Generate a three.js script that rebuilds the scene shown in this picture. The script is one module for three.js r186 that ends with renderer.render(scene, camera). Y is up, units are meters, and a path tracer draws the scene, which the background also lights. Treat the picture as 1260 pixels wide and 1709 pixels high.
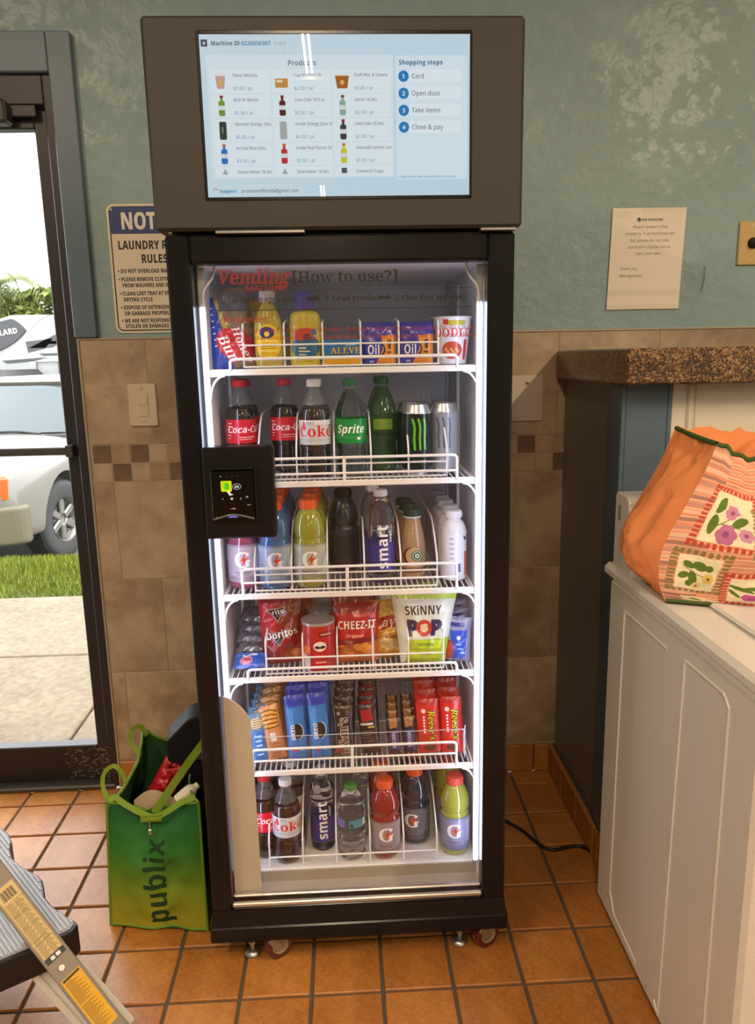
import * as THREE from 'three';
import { Brush, Evaluator, SUBTRACTION } from 'three-bvh-csg';
import { mergeGeometries } from 'three/addons/utils/BufferGeometryUtils.js';
import { RectAreaLightUniformsLib } from 'three/addons/lights/RectAreaLightUniformsLib.js';

// ---------------------------------------------------------------- camera, sky, sun, lamps, exposure
const scene = new THREE.Scene();
const renderer = new THREE.WebGLRenderer({ antialias: true });
renderer.toneMapping = THREE.LinearToneMapping;
renderer.toneMappingExposure = 1.0;
renderer.shadowMap.enabled = true;
RectAreaLightUniformsLib.init();
const camera = new THREE.PerspectiveCamera(68.2, 1260 / 1709, 0.05, 200);
camera.position.set(-0.0074, 1.3938, 2.3313);
camera.rotation.set(-0.2027, -0.0434, -0.0195, 'YXZ');

scene.background = new THREE.Color(0.93, 0.97, 1.0);
scene.backgroundIntensity = 6.5;
const sun = new THREE.DirectionalLight(new THREE.Color(1, 0.95, 0.86), 2.0);
sun.position.set(9, 18, -3.2); sun.target.position.set(-3, 0, -5.5);
sun.castShadow = true;
Object.assign(sun.shadow.camera, { left: -18, right: 18, top: 18, bottom: -18, near: 0.5, far: 80 });
sun.shadow.mapSize.set(2048, 2048);
scene.add(sun, sun.target);
const LAMP = new THREE.Color(1, 0.76, 0.51);       // warm fluorescent tubes
const LAMP_NITS = 620, TUBE_GLOW = 16;
const LED = new THREE.Color(0.66, 0.75, 1.0);      // cold strips inside the cooler
const LED_NITS = 15, LED_GLOW = 4.5;
const SCREEN_GLOW = 0.82;

// ---------------------------------------------------------------- helpers
function rng(seed) { let a = seed >>> 0; return () => { a = (a + 0x6D2B79F5) >>> 0; let t = Math.imul(a ^ (a >>> 15), 1 | a); t = (t + Math.imul(t ^ (t >>> 7), 61 | t)) ^ t; return ((t ^ (t >>> 14)) >>> 0) / 4294967296; }; }
const V = (x, y, z) => new THREE.Vector3(x, y, z);
const used = new Map();
function numbered(n) { const k = used.get(n) || 0; used.set(n, k + 1); return k ? n + '_' + String(k).padStart(3, '0') : n; }
function tag(o, label, category, group, kind) {
  if (label) o.userData.label = label;
  if (category) o.userData.category = category;
  if (group) o.userData.group = group;
  if (kind) o.userData.kind = kind;
  return o;
}
function thing(name, label, category, p = [0, 0, 0], turn = 0, group) {
  const g = new THREE.Group(); g.name = numbered(name); g.position.set(...p); g.rotation.y = turn;
  scene.add(g); return tag(g, label, category, group);
}
function obj(name, geo, mat, parent, label) {
  const m = new THREE.Mesh(Array.isArray(geo) ? join(geo) : geo, mat);
  m.castShadow = m.receiveShadow = true;
  m.name = parent ? name : numbered(name);
  (parent || scene).add(m);
  if (label) m.userData.label = label;
  return m;
}
const each = (name, list, mat, parent) => list.map((g) => obj(name, g, mat, parent));
const struct = (name, geo, mat, parent) => { const m = obj(name, geo, mat, parent); m.userData.kind = 'structure'; return m; };
function copy(root, p, label, turn, group) {
  const c = root.clone(); c.name = numbered(root.name.replace(/_\d+$/, ''));
  c.userData = { ...root.userData, label }; if (group) c.userData.group = group;
  c.position.set(...p); if (turn !== undefined) c.rotation.y = turn; scene.add(c); return c;
}
function join(list) {
  return mergeGeometries(list.map((g) => {
    const n = g.index ? g.toNonIndexed() : g.clone();
    for (const k of Object.keys(n.attributes)) if (!['position', 'normal', 'uv'].includes(k)) n.deleteAttribute(k);
    n.clearGroups(); return n;
  }), false);
}
function fromTris(tris) { // list of [a,b,c] vectors; planar uv in metres
  const P = [], U = [], N = [];
  const e1 = V(), e2 = V(), n = V();
  for (const t of tris) {
    e1.subVectors(t[1], t[0]); e2.subVectors(t[2], t[0]); n.crossVectors(e1, e2).normalize();
    const ax = Math.abs(n.x), ay = Math.abs(n.y), az = Math.abs(n.z);
    for (const p of t) {
      P.push(p.x, p.y, p.z); N.push(n.x, n.y, n.z);
      if (az >= ax && az >= ay) U.push(p.x, p.y); else if (ay >= ax) U.push(p.x, -p.z); else U.push(-p.z, p.y);
    }
  }
  const g = new THREE.BufferGeometry();
  g.setAttribute('position', new THREE.Float32BufferAttribute(P, 3));
  g.setAttribute('normal', new THREE.Float32BufferAttribute(N, 3));
  g.setAttribute('uv', new THREE.Float32BufferAttribute(U, 2));
  return g;
}
function bev(w, h, d, b = 0.002, p = [0, 0, 0]) { // chamfered box, centred at p
  b = Math.min(b, w * 0.49, h * 0.49, d * 0.49);
  const X = w / 2, Y = h / 2, Z = d / 2, T = [];
  const quad = (a, b2, c, d2) => { T.push([a, b2, c], [a, c, d2]); };
  const v = (sx, sy, sz, ax) => V(sx * (X - (ax === 0 ? 0 : b)), sy * (Y - (ax === 1 ? 0 : b)), sz * (Z - (ax === 2 ? 0 : b)));
  for (const s of [-1, 1]) {
    const f = [[v(s, -1, -1, 0), v(s, 1, -1, 0), v(s, 1, 1, 0), v(s, -1, 1, 0)], [v(-1, s, -1, 1), v(-1, s, 1, 1), v(1, s, 1, 1), v(1, s, -1, 1)], [v(-1, -1, s, 2), v(1, -1, s, 2), v(1, 1, s, 2), v(-1, 1, s, 2)]];
    for (const q of f) s > 0 ? quad(...q) : quad(q[3], q[2], q[1], q[0]);
  }
  for (const s of [-1, 1]) for (const t of [-1, 1]) {
    const q1 = [v(s, t, -1, 0), v(s, t, -1, 1), v(s, t, 1, 1), v(s, t, 1, 0)];
    const q2 = [v(-1, s, t, 1), v(-1, s, t, 2), v(1, s, t, 2), v(1, s, t, 1)];
    const q3 = [v(t, -1, s, 2), v(t, -1, s, 0), v(t, 1, s, 0), v(t, 1, s, 2)];
    for (const q of [q1, q2, q3]) {
      const n = V().crossVectors(V().subVectors(q[1], q[0]), V().subVectors(q[2], q[0]));
      const c = V().add(q[0]).add(q[2]);
      n.dot(c) > 0 ? quad(...q) : quad(q[3], q[2], q[1], q[0]);
    }
    for (const u of [-1, 1]) {
      const tr = [v(s, t, u, 0), v(s, t, u, 1), v(s, t, u, 2)];
      const n = V().crossVectors(V().subVectors(tr[1], tr[0]), V().subVectors(tr[2], tr[0]));
      T.push(n.dot(V(s, t, u)) > 0 ? tr : [tr[0], tr[2], tr[1]]);
    }
  }
  const g = fromTris(T); g.translate(...p); return g;
}
const box = (x0, x1, y0, y1, z0, z1, b = 0.002) => bev(x1 - x0, y1 - y0, z1 - z0, b, [(x0 + x1) / 2, (y0 + y1) / 2, (z0 + z1) / 2]);
function cyl(a, b, r, n = 8, r2 = r, open = false) {
  const d = V().subVectors(b, a), L = d.length();
  const g = new THREE.CylinderGeometry(r2, r, L, n, 1, open); g.translate(0, L / 2, 0);
  g.applyQuaternion(new THREE.Quaternion().setFromUnitVectors(V(0, 1, 0), d.normalize())); g.translate(a.x, a.y, a.z); return g;
}
function rod(pts, r, n = 6) { const L = []; for (let i = 0; i + 1 < pts.length; i++) { L.push(cyl(pts[i], pts[i + 1], r, n)); if (i) { const s = new THREE.SphereGeometry(r, n, 4); s.translate(pts[i].x, pts[i].y, pts[i].z); L.push(s); } } return join(L); }
function tube(pts, r, seg = 40, n = 8) { return new THREE.TubeGeometry(new THREE.CatmullRomCurve3(pts), seg, r, n, false); }
function lathe(prof, n = 28) { return new THREE.LatheGeometry(prof.map(([r, y]) => new THREE.Vector2(Math.max(r, 1e-5), y)), n); }
function smooth(prof, k = 5) { // rounded profile through the points
  const c = new THREE.CatmullRomCurve3(prof.map(([r, y]) => V(r, y, 0)), false, 'centripetal'), o = [];
  for (const p of c.getPoints(prof.length * k)) o.push([Math.max(p.x, 0), p.y]); return o;
}
function sleeve(r, y0, y1, n = 32) { const g = new THREE.CylinderGeometry(r, r, y1 - y0, n, 1, true, -Math.PI, Math.PI * 2); g.translate(0, (y0 + y1) / 2, 0); return g; }
function panel(w, h, p = [0, 0, 0]) { const g = new THREE.PlaneGeometry(w, h); g.translate(...p); return g; }
function sheet(nu, nv, f) { // parametric sheet, u and v in 0..1
  const P = [], U = [], I = [];
  for (let j = 0; j <= nv; j++) for (let i = 0; i <= nu; i++) { const p = f(i / nu, j / nv); P.push(p.x, p.y, p.z); U.push(i / nu, j / nv); }
  for (let j = 0; j < nv; j++) for (let i = 0; i < nu; i++) { const a = j * (nu + 1) + i, b = a + 1, c = a + nu + 1, d = c + 1; I.push(a, b, d, a, d, c); }
  const g = new THREE.BufferGeometry(); g.setAttribute('position', new THREE.Float32BufferAttribute(P, 3)); g.setAttribute('uv', new THREE.Float32BufferAttribute(U, 2)); g.setIndex(I); g.computeVertexNormals(); return g;
}
// value noise
function noise2(seed) {
  const r = rng(seed), T = new Float32Array(65536); for (let i = 0; i < 65536; i++) T[i] = r();
  return (x, y, per = 256) => { // wraps with period per
    const xi = Math.floor(x), yi = Math.floor(y), fx = x - xi, fy = y - yi, m = (a) => ((a % per) + per) % per;
    const u = fx * fx * (3 - 2 * fx), v = fy * fy * (3 - 2 * fy), at = (a, b) => T[(m(a) + 256 * m(b)) & 65535];
    return (at(xi, yi) * (1 - u) + at(xi + 1, yi) * u) * (1 - v) + (at(xi, yi + 1) * (1 - u) + at(xi + 1, yi + 1) * u) * v;
  };
}
const N1 = noise2(11), N2 = noise2(23);
function fbm(N, x, y, per, oct = 5, gain = 0.5) { let s = 0, a = 1, t = 0; for (let o = 0; o < oct; o++) { s += a * N(x, y, per); t += a; a *= gain; x *= 2; y *= 2; per *= 2; } return s / t; }
function dataTex(n, f, srgb, rep) {
  const D = new Uint8Array(n * n * 4);
  for (let j = 0; j < n; j++) for (let i = 0; i < n; i++) { const c = f(i / n, j / n), k = (j * n + i) * 4; for (let q = 0; q < 3; q++) D[k + q] = Math.max(0, Math.min(255, Array.isArray(c) ? c[q] : c)); D[k + 3] = 255; }
  const t = new THREE.DataTexture(D, n, n); t.wrapS = t.wrapT = THREE.RepeatWrapping; t.magFilter = THREE.LinearFilter; t.minFilter = THREE.LinearMipmapLinearFilter; t.generateMipmaps = true;
  if (srgb) t.colorSpace = THREE.SRGBColorSpace; if (rep) t.repeat.set(rep, rep); t.needsUpdate = true; return t;
}
const lerp3 = (a, b, t) => [a[0] + (b[0] - a[0]) * t, a[1] + (b[1] - a[1]) * t, a[2] + (b[2] - a[2]) * t];
function art(w, h, draw) { const c = document.createElement('canvas'); c.width = w; c.height = h; const x = c.getContext('2d'); draw(x, w, h); const t = new THREE.CanvasTexture(c); t.colorSpace = THREE.SRGBColorSpace; t.anisotropy = 8; return t; }
function txt(x, s, px, py, font, fill, o = {}) {
  x.save(); x.translate(px, py); if (o.rot) x.rotate(o.rot); if (o.sx) x.scale(o.sx, 1); x.font = font; x.textAlign = o.align || 'center'; x.textBaseline = 'middle';
  if (o.stroke) { x.strokeStyle = o.stroke; x.lineWidth = o.lw || 4; x.lineJoin = 'round'; x.strokeText(s, 0, 0); }
  x.fillStyle = fill; x.fillText(s, 0, 0); x.restore();
}
const std = (color, roughness = 0.6, extra = {}) => new THREE.MeshStandardMaterial({ color, roughness, ...extra });
const phys = (color, roughness = 0.4, extra = {}) => new THREE.MeshPhysicalMaterial({ color, roughness, ...extra });
const lin = (r, g, b) => new THREE.Color().setRGB(r, g, b);
const printed = (map, roughness = 0.45, extra = {}) => new THREE.MeshPhysicalMaterial({ map, roughness, ...extra });

// ---------------------------------------------------------------- surfaces
const grain = dataTex(256, (u, v) => 255 * fbm(N1, u * 8, v * 8, 8, 5, 0.6), false);
const TQ = [[0.03, 31], [0.0, 57], [-0.03, 83]].map(([d, s]) => { // quarry tile, three firings
  const N = noise2(s);
  return dataTex(256, (u, v) => {
    const a = fbm(N, u * 3, v * 3, 3, 4), b = fbm(N2, u * 24 + s, v * 24, 24, 2), c = lerp3([160, 100, 46], [192, 130, 65], a + d * 3);
    const vein = Math.abs(fbm(N, u * 4 + 7, v * 4, 4, 4) - 0.5) < 0.012 ? 10 : 0;
    return c.map((k) => k + (b - 0.5) * 22 - vein);
  }, true, 1 / 0.16);
});
const quarry = TQ.map((map) => new THREE.MeshPhysicalMaterial({ map, roughness: 0.38, bumpMap: grain, bumpScale: 0.0004 }));
const grout = std(lin(0.10, 0.085, 0.07), 0.9);
const TW = [5, 6, 7].map((s) => { // travertine-look ceramic
  const N = noise2(s * 19);
  return dataTex(256, (u, v) => {
    const a = fbm(N, u * 3, v * 3, 3, 5, 0.62), b = fbm(N, u * 12 + 3, v * 12, 12, 3), c = lerp3([150, 129, 108], [194, 173, 149], Math.min(1, Math.max(0, (a - 0.25) * 2)));
    const pit = fbm(N2, u * 20, v * 20, 20, 3) > 0.76 ? 7 : 0;
    return c.map((k) => k + (b - 0.5) * 26 - pit);
  }, true, 1 / 0.5);
});
const travertine = TW.map((map) => new THREE.MeshPhysicalMaterial({ map, roughness: 0.42 }));
const darkMosaic = new THREE.MeshPhysicalMaterial({ map: TW[1], color: lin(0.42, 0.36, 0.34), roughness: 0.42 });
const tanMosaic = new THREE.MeshPhysicalMaterial({ map: TW[2], color: lin(0.82, 0.74, 0.64), roughness: 0.42 });
const tileGrout = std(lin(0.40, 0.315, 0.22), 0.9);
// knock-down plaster with eggshell paint, flaked to the undercoat in small chips
const plasterH = dataTex(1024, (u, v) => { const a = fbm(N1, u * 64, v * 64, 64, 3, 0.55), b = fbm(N2, u * 12, v * 12, 12, 3); return 255 * Math.min(1, Math.max(0, (a - 0.36) * 2.6)) * (0.55 + 0.45 * b); }, false, 1 / 1.2);
const plasterR = dataTex(512, (u, v) => { const a = fbm(N2, u * 30 + 3, v * 30, 30, 4, 0.6), b = fbm(N1, u * 5, v * 5, 5, 2); return a * 0.7 + b * 0.45 > 0.66 ? 165 : 235; }, false, 1 / 1.1); // trowelled flats are glossier than the stipple
const plasterC = dataTex(512, (u, v) => { const a = fbm(N2, u * 7, v * 7, 7, 5), b = fbm(N1, u * 40, v * 40, 40, 2); const k = (a - 0.5) * 16 + (b - 0.5) * 9; return [142 + k, 169 + k, 174 + k]; }, true, 1 / 1.3);
const wallPaint = new THREE.MeshPhysicalMaterial({ map: plasterC, roughness: 0.56, roughnessMap: plasterR, bumpMap: plasterH, bumpScale: 0.0011 });
const blueTrim = phys(lin(0.11, 0.168, 0.235), 0.4);
const plainWhite = std(lin(0.75, 0.73, 0.69), 0.8);
const bronze = phys(lin(0.032, 0.027, 0.034), 0.42, { metalness: 0.2 });

const floor = struct('floor', box(-2.25, 2.7, -0.13, -0.006, 0.0, 8.6, 0), grout);
{
  const T = 0.152, G = bev(T, 0.014, T, 0.0022), r = rng(5), far = [];
  for (let c = -8; c <= 18; c++) for (let k = -6; k <= 48; k++) {
    const x = c * 0.16 - 0.273 + 0.08, z = 0.8876 + k * 0.16 + 0.08;
    if (x < -2.2 || x > 2.6 || z > 8.5) continue;
    const hidden = (x > 0.75 && z > 0.5) || (x > 0.7) || (x < -1.25 && z > 0.5) || z > 1.5 || x < -1.6;
    if (hidden) { far.push([x, z, r()]); continue; }
    let geo = G, dx = 0;
    if (k === -6) geo = bev(T, 0.014, 0.08, 0.0022); // cut course along the wall
    const m = obj('tile', geo, quarry[Math.floor(r() * 3)], floor);
    m.position.set(x + dx, -0.007 + (r() - 0.5) * 0.0008, k === -6 ? z + 0.036 : z); m.rotation.y = k === -6 ? 0 : Math.floor(r() * 2) * Math.PI;
    m.rotation.x = (r() - 0.5) * 0.004; m.rotation.z = (r() - 0.5) * 0.004;
  }
  const I = new THREE.InstancedMesh(G, quarry[1], far.length); I.name = 'tile_field'; I.userData.kind = 'stuff'; I.receiveShadow = true;
  far.forEach(([x, z], i) => I.setMatrixAt(i, new THREE.Matrix4().makeTranslation(x, -0.007, z))); floor.add(I);
}
// walls: plaster above, tiled dado below, doorway at the left
const DX0 = -1.80, DX1 = -0.787, DTOP = 2.19;
const wallBack = struct('wall_back', [box(DX1, 2.7, 0, 3.15, -0.16, -0.010, 0), box(-2.25, DX0, 0, 3.15, -0.16, -0.010, 0), box(DX0, DX1, DTOP, 3.15, -0.16, -0.010, 0)], wallPaint);
struct('wall_left', box(-2.4, -2.25, -0.13, 3.15, -0.16, 8.75, 0), wallPaint);
struct('wall_right', box(2.7, 2.85, -0.13, 3.15, -0.16, 8.75, 0), wallPaint);
struct('wall_front', box(-2.4, 2.85, -0.13, 3.15, 8.6, 8.75, 0), wallPaint);
{ // dado: 12-inch courses with a two-row mosaic band, capped by a metal edge
  obj('mortar_bed', box(-0.781, 2.68, 0.0, 1.4605, -0.0095, -0.0014, 0), tileGrout, wallBack);
  const r = rng(77), P = 0.311, gap = 0.003;
  const rows = [[1.4617 - 0.311 - 0.005, 1.4575, 0.657, false], [0.7189, 1.030, 0.84, false], [0.4076, 0.7189, 0.651, false], [0.1, 0.4076, 0.82, false]];
  for (const [y0, y1, off] of rows) for (let k = -6; k < 8; k++) {
    let a = off + k * P, b = a + P; a = Math.max(a, -0.779); b = Math.min(b, 2.6);
    if (b - a < 0.02 || (a > 0.68 && y1 < 1.3) || (a > 2.0)) continue;
    const m = obj('tile', bev(b - a - gap, y1 - y0 - gap, 0.009, 0.0012), travertine[Math.floor(r() * 3)], wallBack);
    m.position.set((a + b) / 2, (y0 + y1) / 2, -0.0045 + (r() - 0.5) * 0.0006);
    const uv = m.geometry.attributes.uv; const ox = r(), oy = r(); for (let i = 0; i < uv.count; i++) uv.setXY(i, uv.getX(i) + ox, uv.getY(i) + oy);
  }
  const Q = 0.0568, mg = bev(Q - 0.003, Q - 0.003, 0.009, 0.001);
  const darkL = { 0: [0, 2, 6], 1: [1, 4] };
  for (let row = 0; row < 2; row++) for (let k = 0; k < 27; k++) {
    const x = -0.772 + Q * (k + 0.5); if (x > -0.32 && x < 0.32) continue; if (x > 0.69) continue;
    const xr = x > 0 ? Math.round((x - 0.541) / Q) : 99;
    const dark = x < 0 ? darkL[row].includes(k) : (row === 0 ? xr === 0 : xr === 2);
    const m = obj('tile', mg, dark ? darkMosaic : r() > 0.5 ? tanMosaic : travertine[k % 3], wallBack); m.position.set(x, 1.1454 - Q * (row + 0.5) + 0.0005, -0.0045);
  }
  obj('edge_strip', [box(-0.784, 2.68, 1.4577, 1.4637, -0.010, 0.0022, 0.001), box(-0.7865, -0.7795, 0.0, 1.4637, -0.010, 0.0025, 0.001)], phys(lin(0.45, 0.40, 0.33), 0.4, { metalness: 0.4 }), wallBack);
}
{ // quarry-tile cove base along the wall and the half wall
  const base = struct('baseboard_back', box(0.30, 0.69, 0.0, 0.094, -0.002, 0.004, 0), grout), r = rng(3);
  for (let k = 0; k < 3; k++) { const a = 0.30 + k * 0.155, b = Math.min(a + 0.15, 0.668); obj('tile', box(a, b, 0.002, 0.098, 0.0, 0.013, 0.003), quarry[k % 3], base); }
  const b2 = struct('baseboard_right', box(0.668, 0.676, 0.0, 0.094, 0.005, 0.5, 0), grout);
  for (let k = 0; k < 4; k++) { const a = 0.012 + k * 0.155, b = Math.min(a + 0.15, 0.513); if (b - a > 0.02) obj('tile', box(0.656, 0.670, 0.002, 0.098, a, b, 0.003), quarry[(k + 1) % 3], b2); }
  const b3 = struct('baseboard_left', box(-0.775, -0.35, 0.0, 0.094, -0.002, 0.004, 0), grout);
  for (let k = 0; k < 3; k++) obj('tile', box(-0.775 + k * 0.155, -0.775 + k * 0.155 + 0.15, 0.002, 0.098, 0.0, 0.013, 0.003), quarry[k], b3);
}
// ceiling with recesses for the tube fittings
const FIT = [[-0.14, 3.38], [-0.14, 7.33], [2.05, 2.5], [2.05, 5.6], [-1.55, 2.3]];  // last fitting is an added, unseen lamp that brightens the upper left wall
{
  const parts = [], xs = [-2.25, -1.70, -1.40, -0.29, 0.01, 1.90, 2.20, 2.7];
  const holes = FIT.map(([x, z]) => [x - 0.15, x + 0.15, z - 0.62, z + 0.62]);
  for (let i = 0; i + 1 < xs.length; i++) {
    const mid = (xs[i] + xs[i + 1]) / 2, cuts = holes.filter((h) => mid > h[0] && mid < h[1]).sort((a, b) => a[2] - b[2]);
    let z = -0.16; for (const h of cuts) { parts.push(box(xs[i], xs[i + 1], 2.95, 3.15, z, h[2], 0)); z = h[3]; } parts.push(box(xs[i], xs[i + 1], 2.95, 3.15, z, 8.75, 0));
  }
  struct('ceiling', parts, plainWhite);
  const tubeM = new THREE.MeshStandardMaterial({ color: 0xffffff, emissive: LAMP, emissiveIntensity: TUBE_GLOW });
  const white = std(lin(0.14, 0.14, 0.135), 0.6);
  const power = [1.05, 1, 1.7, 1.1, 0.95];
  const names = ['recessed ceiling light with two warm tubes, above the middle of the room', 'recessed ceiling light with two warm tubes, at the far end of the room', 'recessed ceiling light with two warm tubes, above the washer', 'recessed ceiling light with two warm tubes, along the right wall', 'added unseen ceiling light with two warm tubes, brightening the upper left wall'];
  FIT.forEach(([x, z], i) => {
    const t = thing('ceiling_light', names[i], 'ceiling light', [x, 2.95, z]);
    obj('housing', [box(-0.149, -0.139, 0, 0.09, -0.619, 0.619), box(0.139, 0.149, 0, 0.09, -0.619, 0.619), box(-0.139, 0.139, 0, 0.09, -0.619, -0.609), box(-0.139, 0.139, 0, 0.09, 0.609, 0.619), box(-0.139, 0.139, 0.08, 0.09, -0.609, 0.609)], white, t);
    for (const s of [-0.014, 0.014]) {
      obj('tube', cyl(V(s, 0.036, -0.595), V(s, 0.036, 0.595), 0.0045, 12), tubeM, t);
      const L = new THREE.RectAreaLight(LAMP, LAMP_NITS * power[i], 0.009, 1.19); L.position.set(x + s, 2.95 + 0.030, z); L.rotation.x = -Math.PI / 2; scene.add(L);
    }
  });
}

// ---------------------------------------------------------------- shop door and its trim
{
  const t1 = struct('trim_1', [box(-0.789, -0.7225, 1.4645, 2.281, -0.012, 0.012, 0.003), box(-1.88, -0.789, 2.178, 2.281, -0.012, 0.012, 0.003)], blueTrim);
  const d = struct('door_1', [box(-0.815, -0.787, 0, 2.19, -0.09, -0.004, 0.003), box(-1.80, -1.77, 0, 2.19, -0.09, -0.004, 0.003), box(-1.77, -0.815, 2.10, 2.19, -0.09, -0.004, 0.003)], bronze); // frame of the doorway
  const flaked = new THREE.MeshPhysicalMaterial({ roughness: 0.5, metalness: 0.1, map: art(1024, 128, (x, w, h) => { // bronze coat worn through to metal at the lock corner
    x.fillStyle = '#241b1c'; x.fillRect(0, 0, w, h); const r = rng(9);
    for (let i = 0; i < 260; i++) { const px = w - 6 - Math.pow(r(), 1.5) * 150, py = r() * h; x.strokeStyle = ['#8d7d68', '#6d5d4c', '#a8977c'][i % 3]; x.lineWidth = 0.8 + r() * 2.4; x.beginPath(); x.moveTo(px, py); x.lineTo(px + (r() - 0.5) * 26, py + (r() - 0.5) * 14); x.stroke(); }
  }) });
  obj('stile', [box(-0.858, -0.8165, 0.018, 2.098, -0.075, -0.032, 0.003)], bronze, d);
  obj('stile', [box(-1.768, -1.727, 0.018, 2.098, -0.075, -0.032, 0.003)], bronze, d);
  obj('top_rail', box(-1.727, -0.858, 2.045, 2.098, -0.075, -0.032, 0.003), bronze, d);
  obj('bottom_rail', box(-1.727, -0.858, 0.018, 0.140, -0.075, -0.032, 0.003), bronze, d);
  obj('worn_plate', panel(0.95, 0.115, [-1.292, 0.076, -0.0312]), flaked, d);
  const wornJamb = new THREE.MeshPhysicalMaterial({ roughness: 0.5, map: art(64, 256, (x, w, h) => { x.fillStyle = '#241b1c'; x.fillRect(0, 0, w, h); const r = rng(4); for (let i = 0; i < 130; i++) { const px = r() * w, py = h - Math.pow(r(), 1.3) * h; x.strokeStyle = ['#8d7d68', '#5d4f42'][i % 2]; x.lineWidth = 0.8 + r() * 2; x.beginPath(); x.moveTo(px, py); x.lineTo(px + (r() - 0.5) * 16, py + (r() - 0.5) * 30); x.stroke(); } }) });
  obj('worn_plate', panel(0.027, 0.17, [-0.801, 0.09, -0.0032]), wornJamb, d);
  obj('glass', panel(0.87, 1.905, [-1.2925, 1.0925, -0.054]), new THREE.MeshPhysicalMaterial({ color: 0xffffff, roughness: 0.0, transmission: 1, thickness: 0, ior: 1.5, side: THREE.DoubleSide }), d);
  obj('push_bar', [box(-1.74, -0.845, 1.118, 1.142, -0.030, 0.004, 0.004), box(-0.852, -0.828, 1.112, 1.148, -0.032, 0.006, 0.003)], phys(lin(0.13, 0.115, 0.11), 0.35, { metalness: 0.7 }), d);
  obj('threshold', box(-1.79, -0.795, 0.0, 0.016, -0.10, 0.012, 0.004), phys(lin(0.10, 0.09, 0.08), 0.5, { metalness: 0.6 }), d);
  const c = thing('door_closer', 'dark closer box with arm at the head of the glass door', 'door closer', [-1.05, 2.065, -0.03]);
  obj('closer_body', bev(0.24, 0.062, 0.055, 0.008, [0.02, 0.012, 0.032]), phys(lin(0.06, 0.055, 0.055), 0.45, { metalness: 0.3 }), c);
  obj('closer_arm', bev(0.10, 0.03, 0.012, 0.002, [0.16, 0.02, 0.02]), bronze, c); obj('arm_pivot', cyl(V(0.05, 0.042, 0.03), V(0.05, 0.075, 0.03), 0.01), bronze, c);
}

// ---------------------------------------------------------------- outdoors
{
  const concreteT = dataTex(256, (u, v) => { const a = fbm(N1, u * 5, v * 5, 5, 5), b = fbm(N2, u * 60, v * 60, 60, 2); return lerp3([98, 86, 70], [124, 110, 90], a).map((k) => k + (b - 0.5) * 26); }, true, 0.8);
  const concrete = new THREE.MeshStandardMaterial({ map: concreteT, roughness: 0.95 });
  const w = struct('path_walk', box(-6, 3, -0.4, -0.06, -2.27, -0.165, 0), std(lin(0.2, 0.17, 0.13), 0.95));
  for (const [a, b, c, d] of [[-2.62, -1.101, -1.278, -0.17], [-1.089, 0.42, -1.278, -0.17], [-2.62, -1.101, -2.27, -1.292], [-1.089, 0.42, -2.27, -1.292]]) obj('slab', box(a, b, -0.075, -0.032, c, d, 0.006), concrete, w);
  const lot = struct('ground', box(-60, 40, -1.2, -0.57, -90, -4.72, 0), new THREE.MeshStandardMaterial({ color: lin(0.085, 0.078, 0.072), roughness: 0.95 }));
  // verge falls from the walk to the car park
  const verge = (x, z) => { const t = Math.min(1, Math.max(0, (-2.27 - z) / 2.35)); return -0.05 - 0.43 * t * t * (0.6 + 0.4 * t); };
  const r = rng(31);
  const soil = sheet(8, 12, (u, v) => { const z = -2.27 - v * 2.4, x = -7 + u * 8; return V(x, verge(x, z), z); });
  struct('lawn_base', soil, std(lin(0.06, 0.08, 0.018), 1, { side: THREE.DoubleSide }));
  const blade = fromTris([[V(-0.004, 0, 0), V(0.004, 0, 0), V(0.001, 0.05, 0.012)], [V(0.004, 0, 0), V(-0.004, 0, 0), V(0.001, 0.05, 0.012)]]);
  const n = 26000, gm = new THREE.MeshStandardMaterial({ color: 0xffffff, roughness: 0.8, side: THREE.DoubleSide }), I = new THREE.InstancedMesh(blade, gm, n);
  I.name = 'grass'; tag(I, 'bright green mown grass between the walk and the parked car', 'grass', null, 'stuff'); I.receiveShadow = true;
  const M = new THREE.Matrix4(), q = new THREE.Quaternion(), e = new THREE.Euler(), col = new THREE.Color();
  for (let i = 0; i < n; i++) {
    const z = -2.29 - r() * 2.3, x = -4.2 + r() * 3.4; e.set((r() - 0.5) * 0.9, r() * 6.28, (r() - 0.5) * 0.9); q.setFromEuler(e);
    const s = 0.7 + r() * 0.9; M.compose(V(x, verge(x, z) - 0.003, z), q, V(s, s, s)); I.setMatrixAt(i, M);
    const k = r(); I.setColorAt(i, col.setRGB(0.15 + 0.12 * k, 0.20 + 0.07 * k, 0.012 + 0.012 * k));
  }
  scene.add(I);
  const kerb = struct('kerb', box(-7, 3, -0.62, -0.475, -4.74, -4.62, 0.02), concrete);
  obj('paint_line', box(-2.62, -2.46, -0.5705, -0.566, -8.6, -4.78, 0), std(lin(0.25, 0.11, 0.015), 0.8), lot);
}
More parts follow.
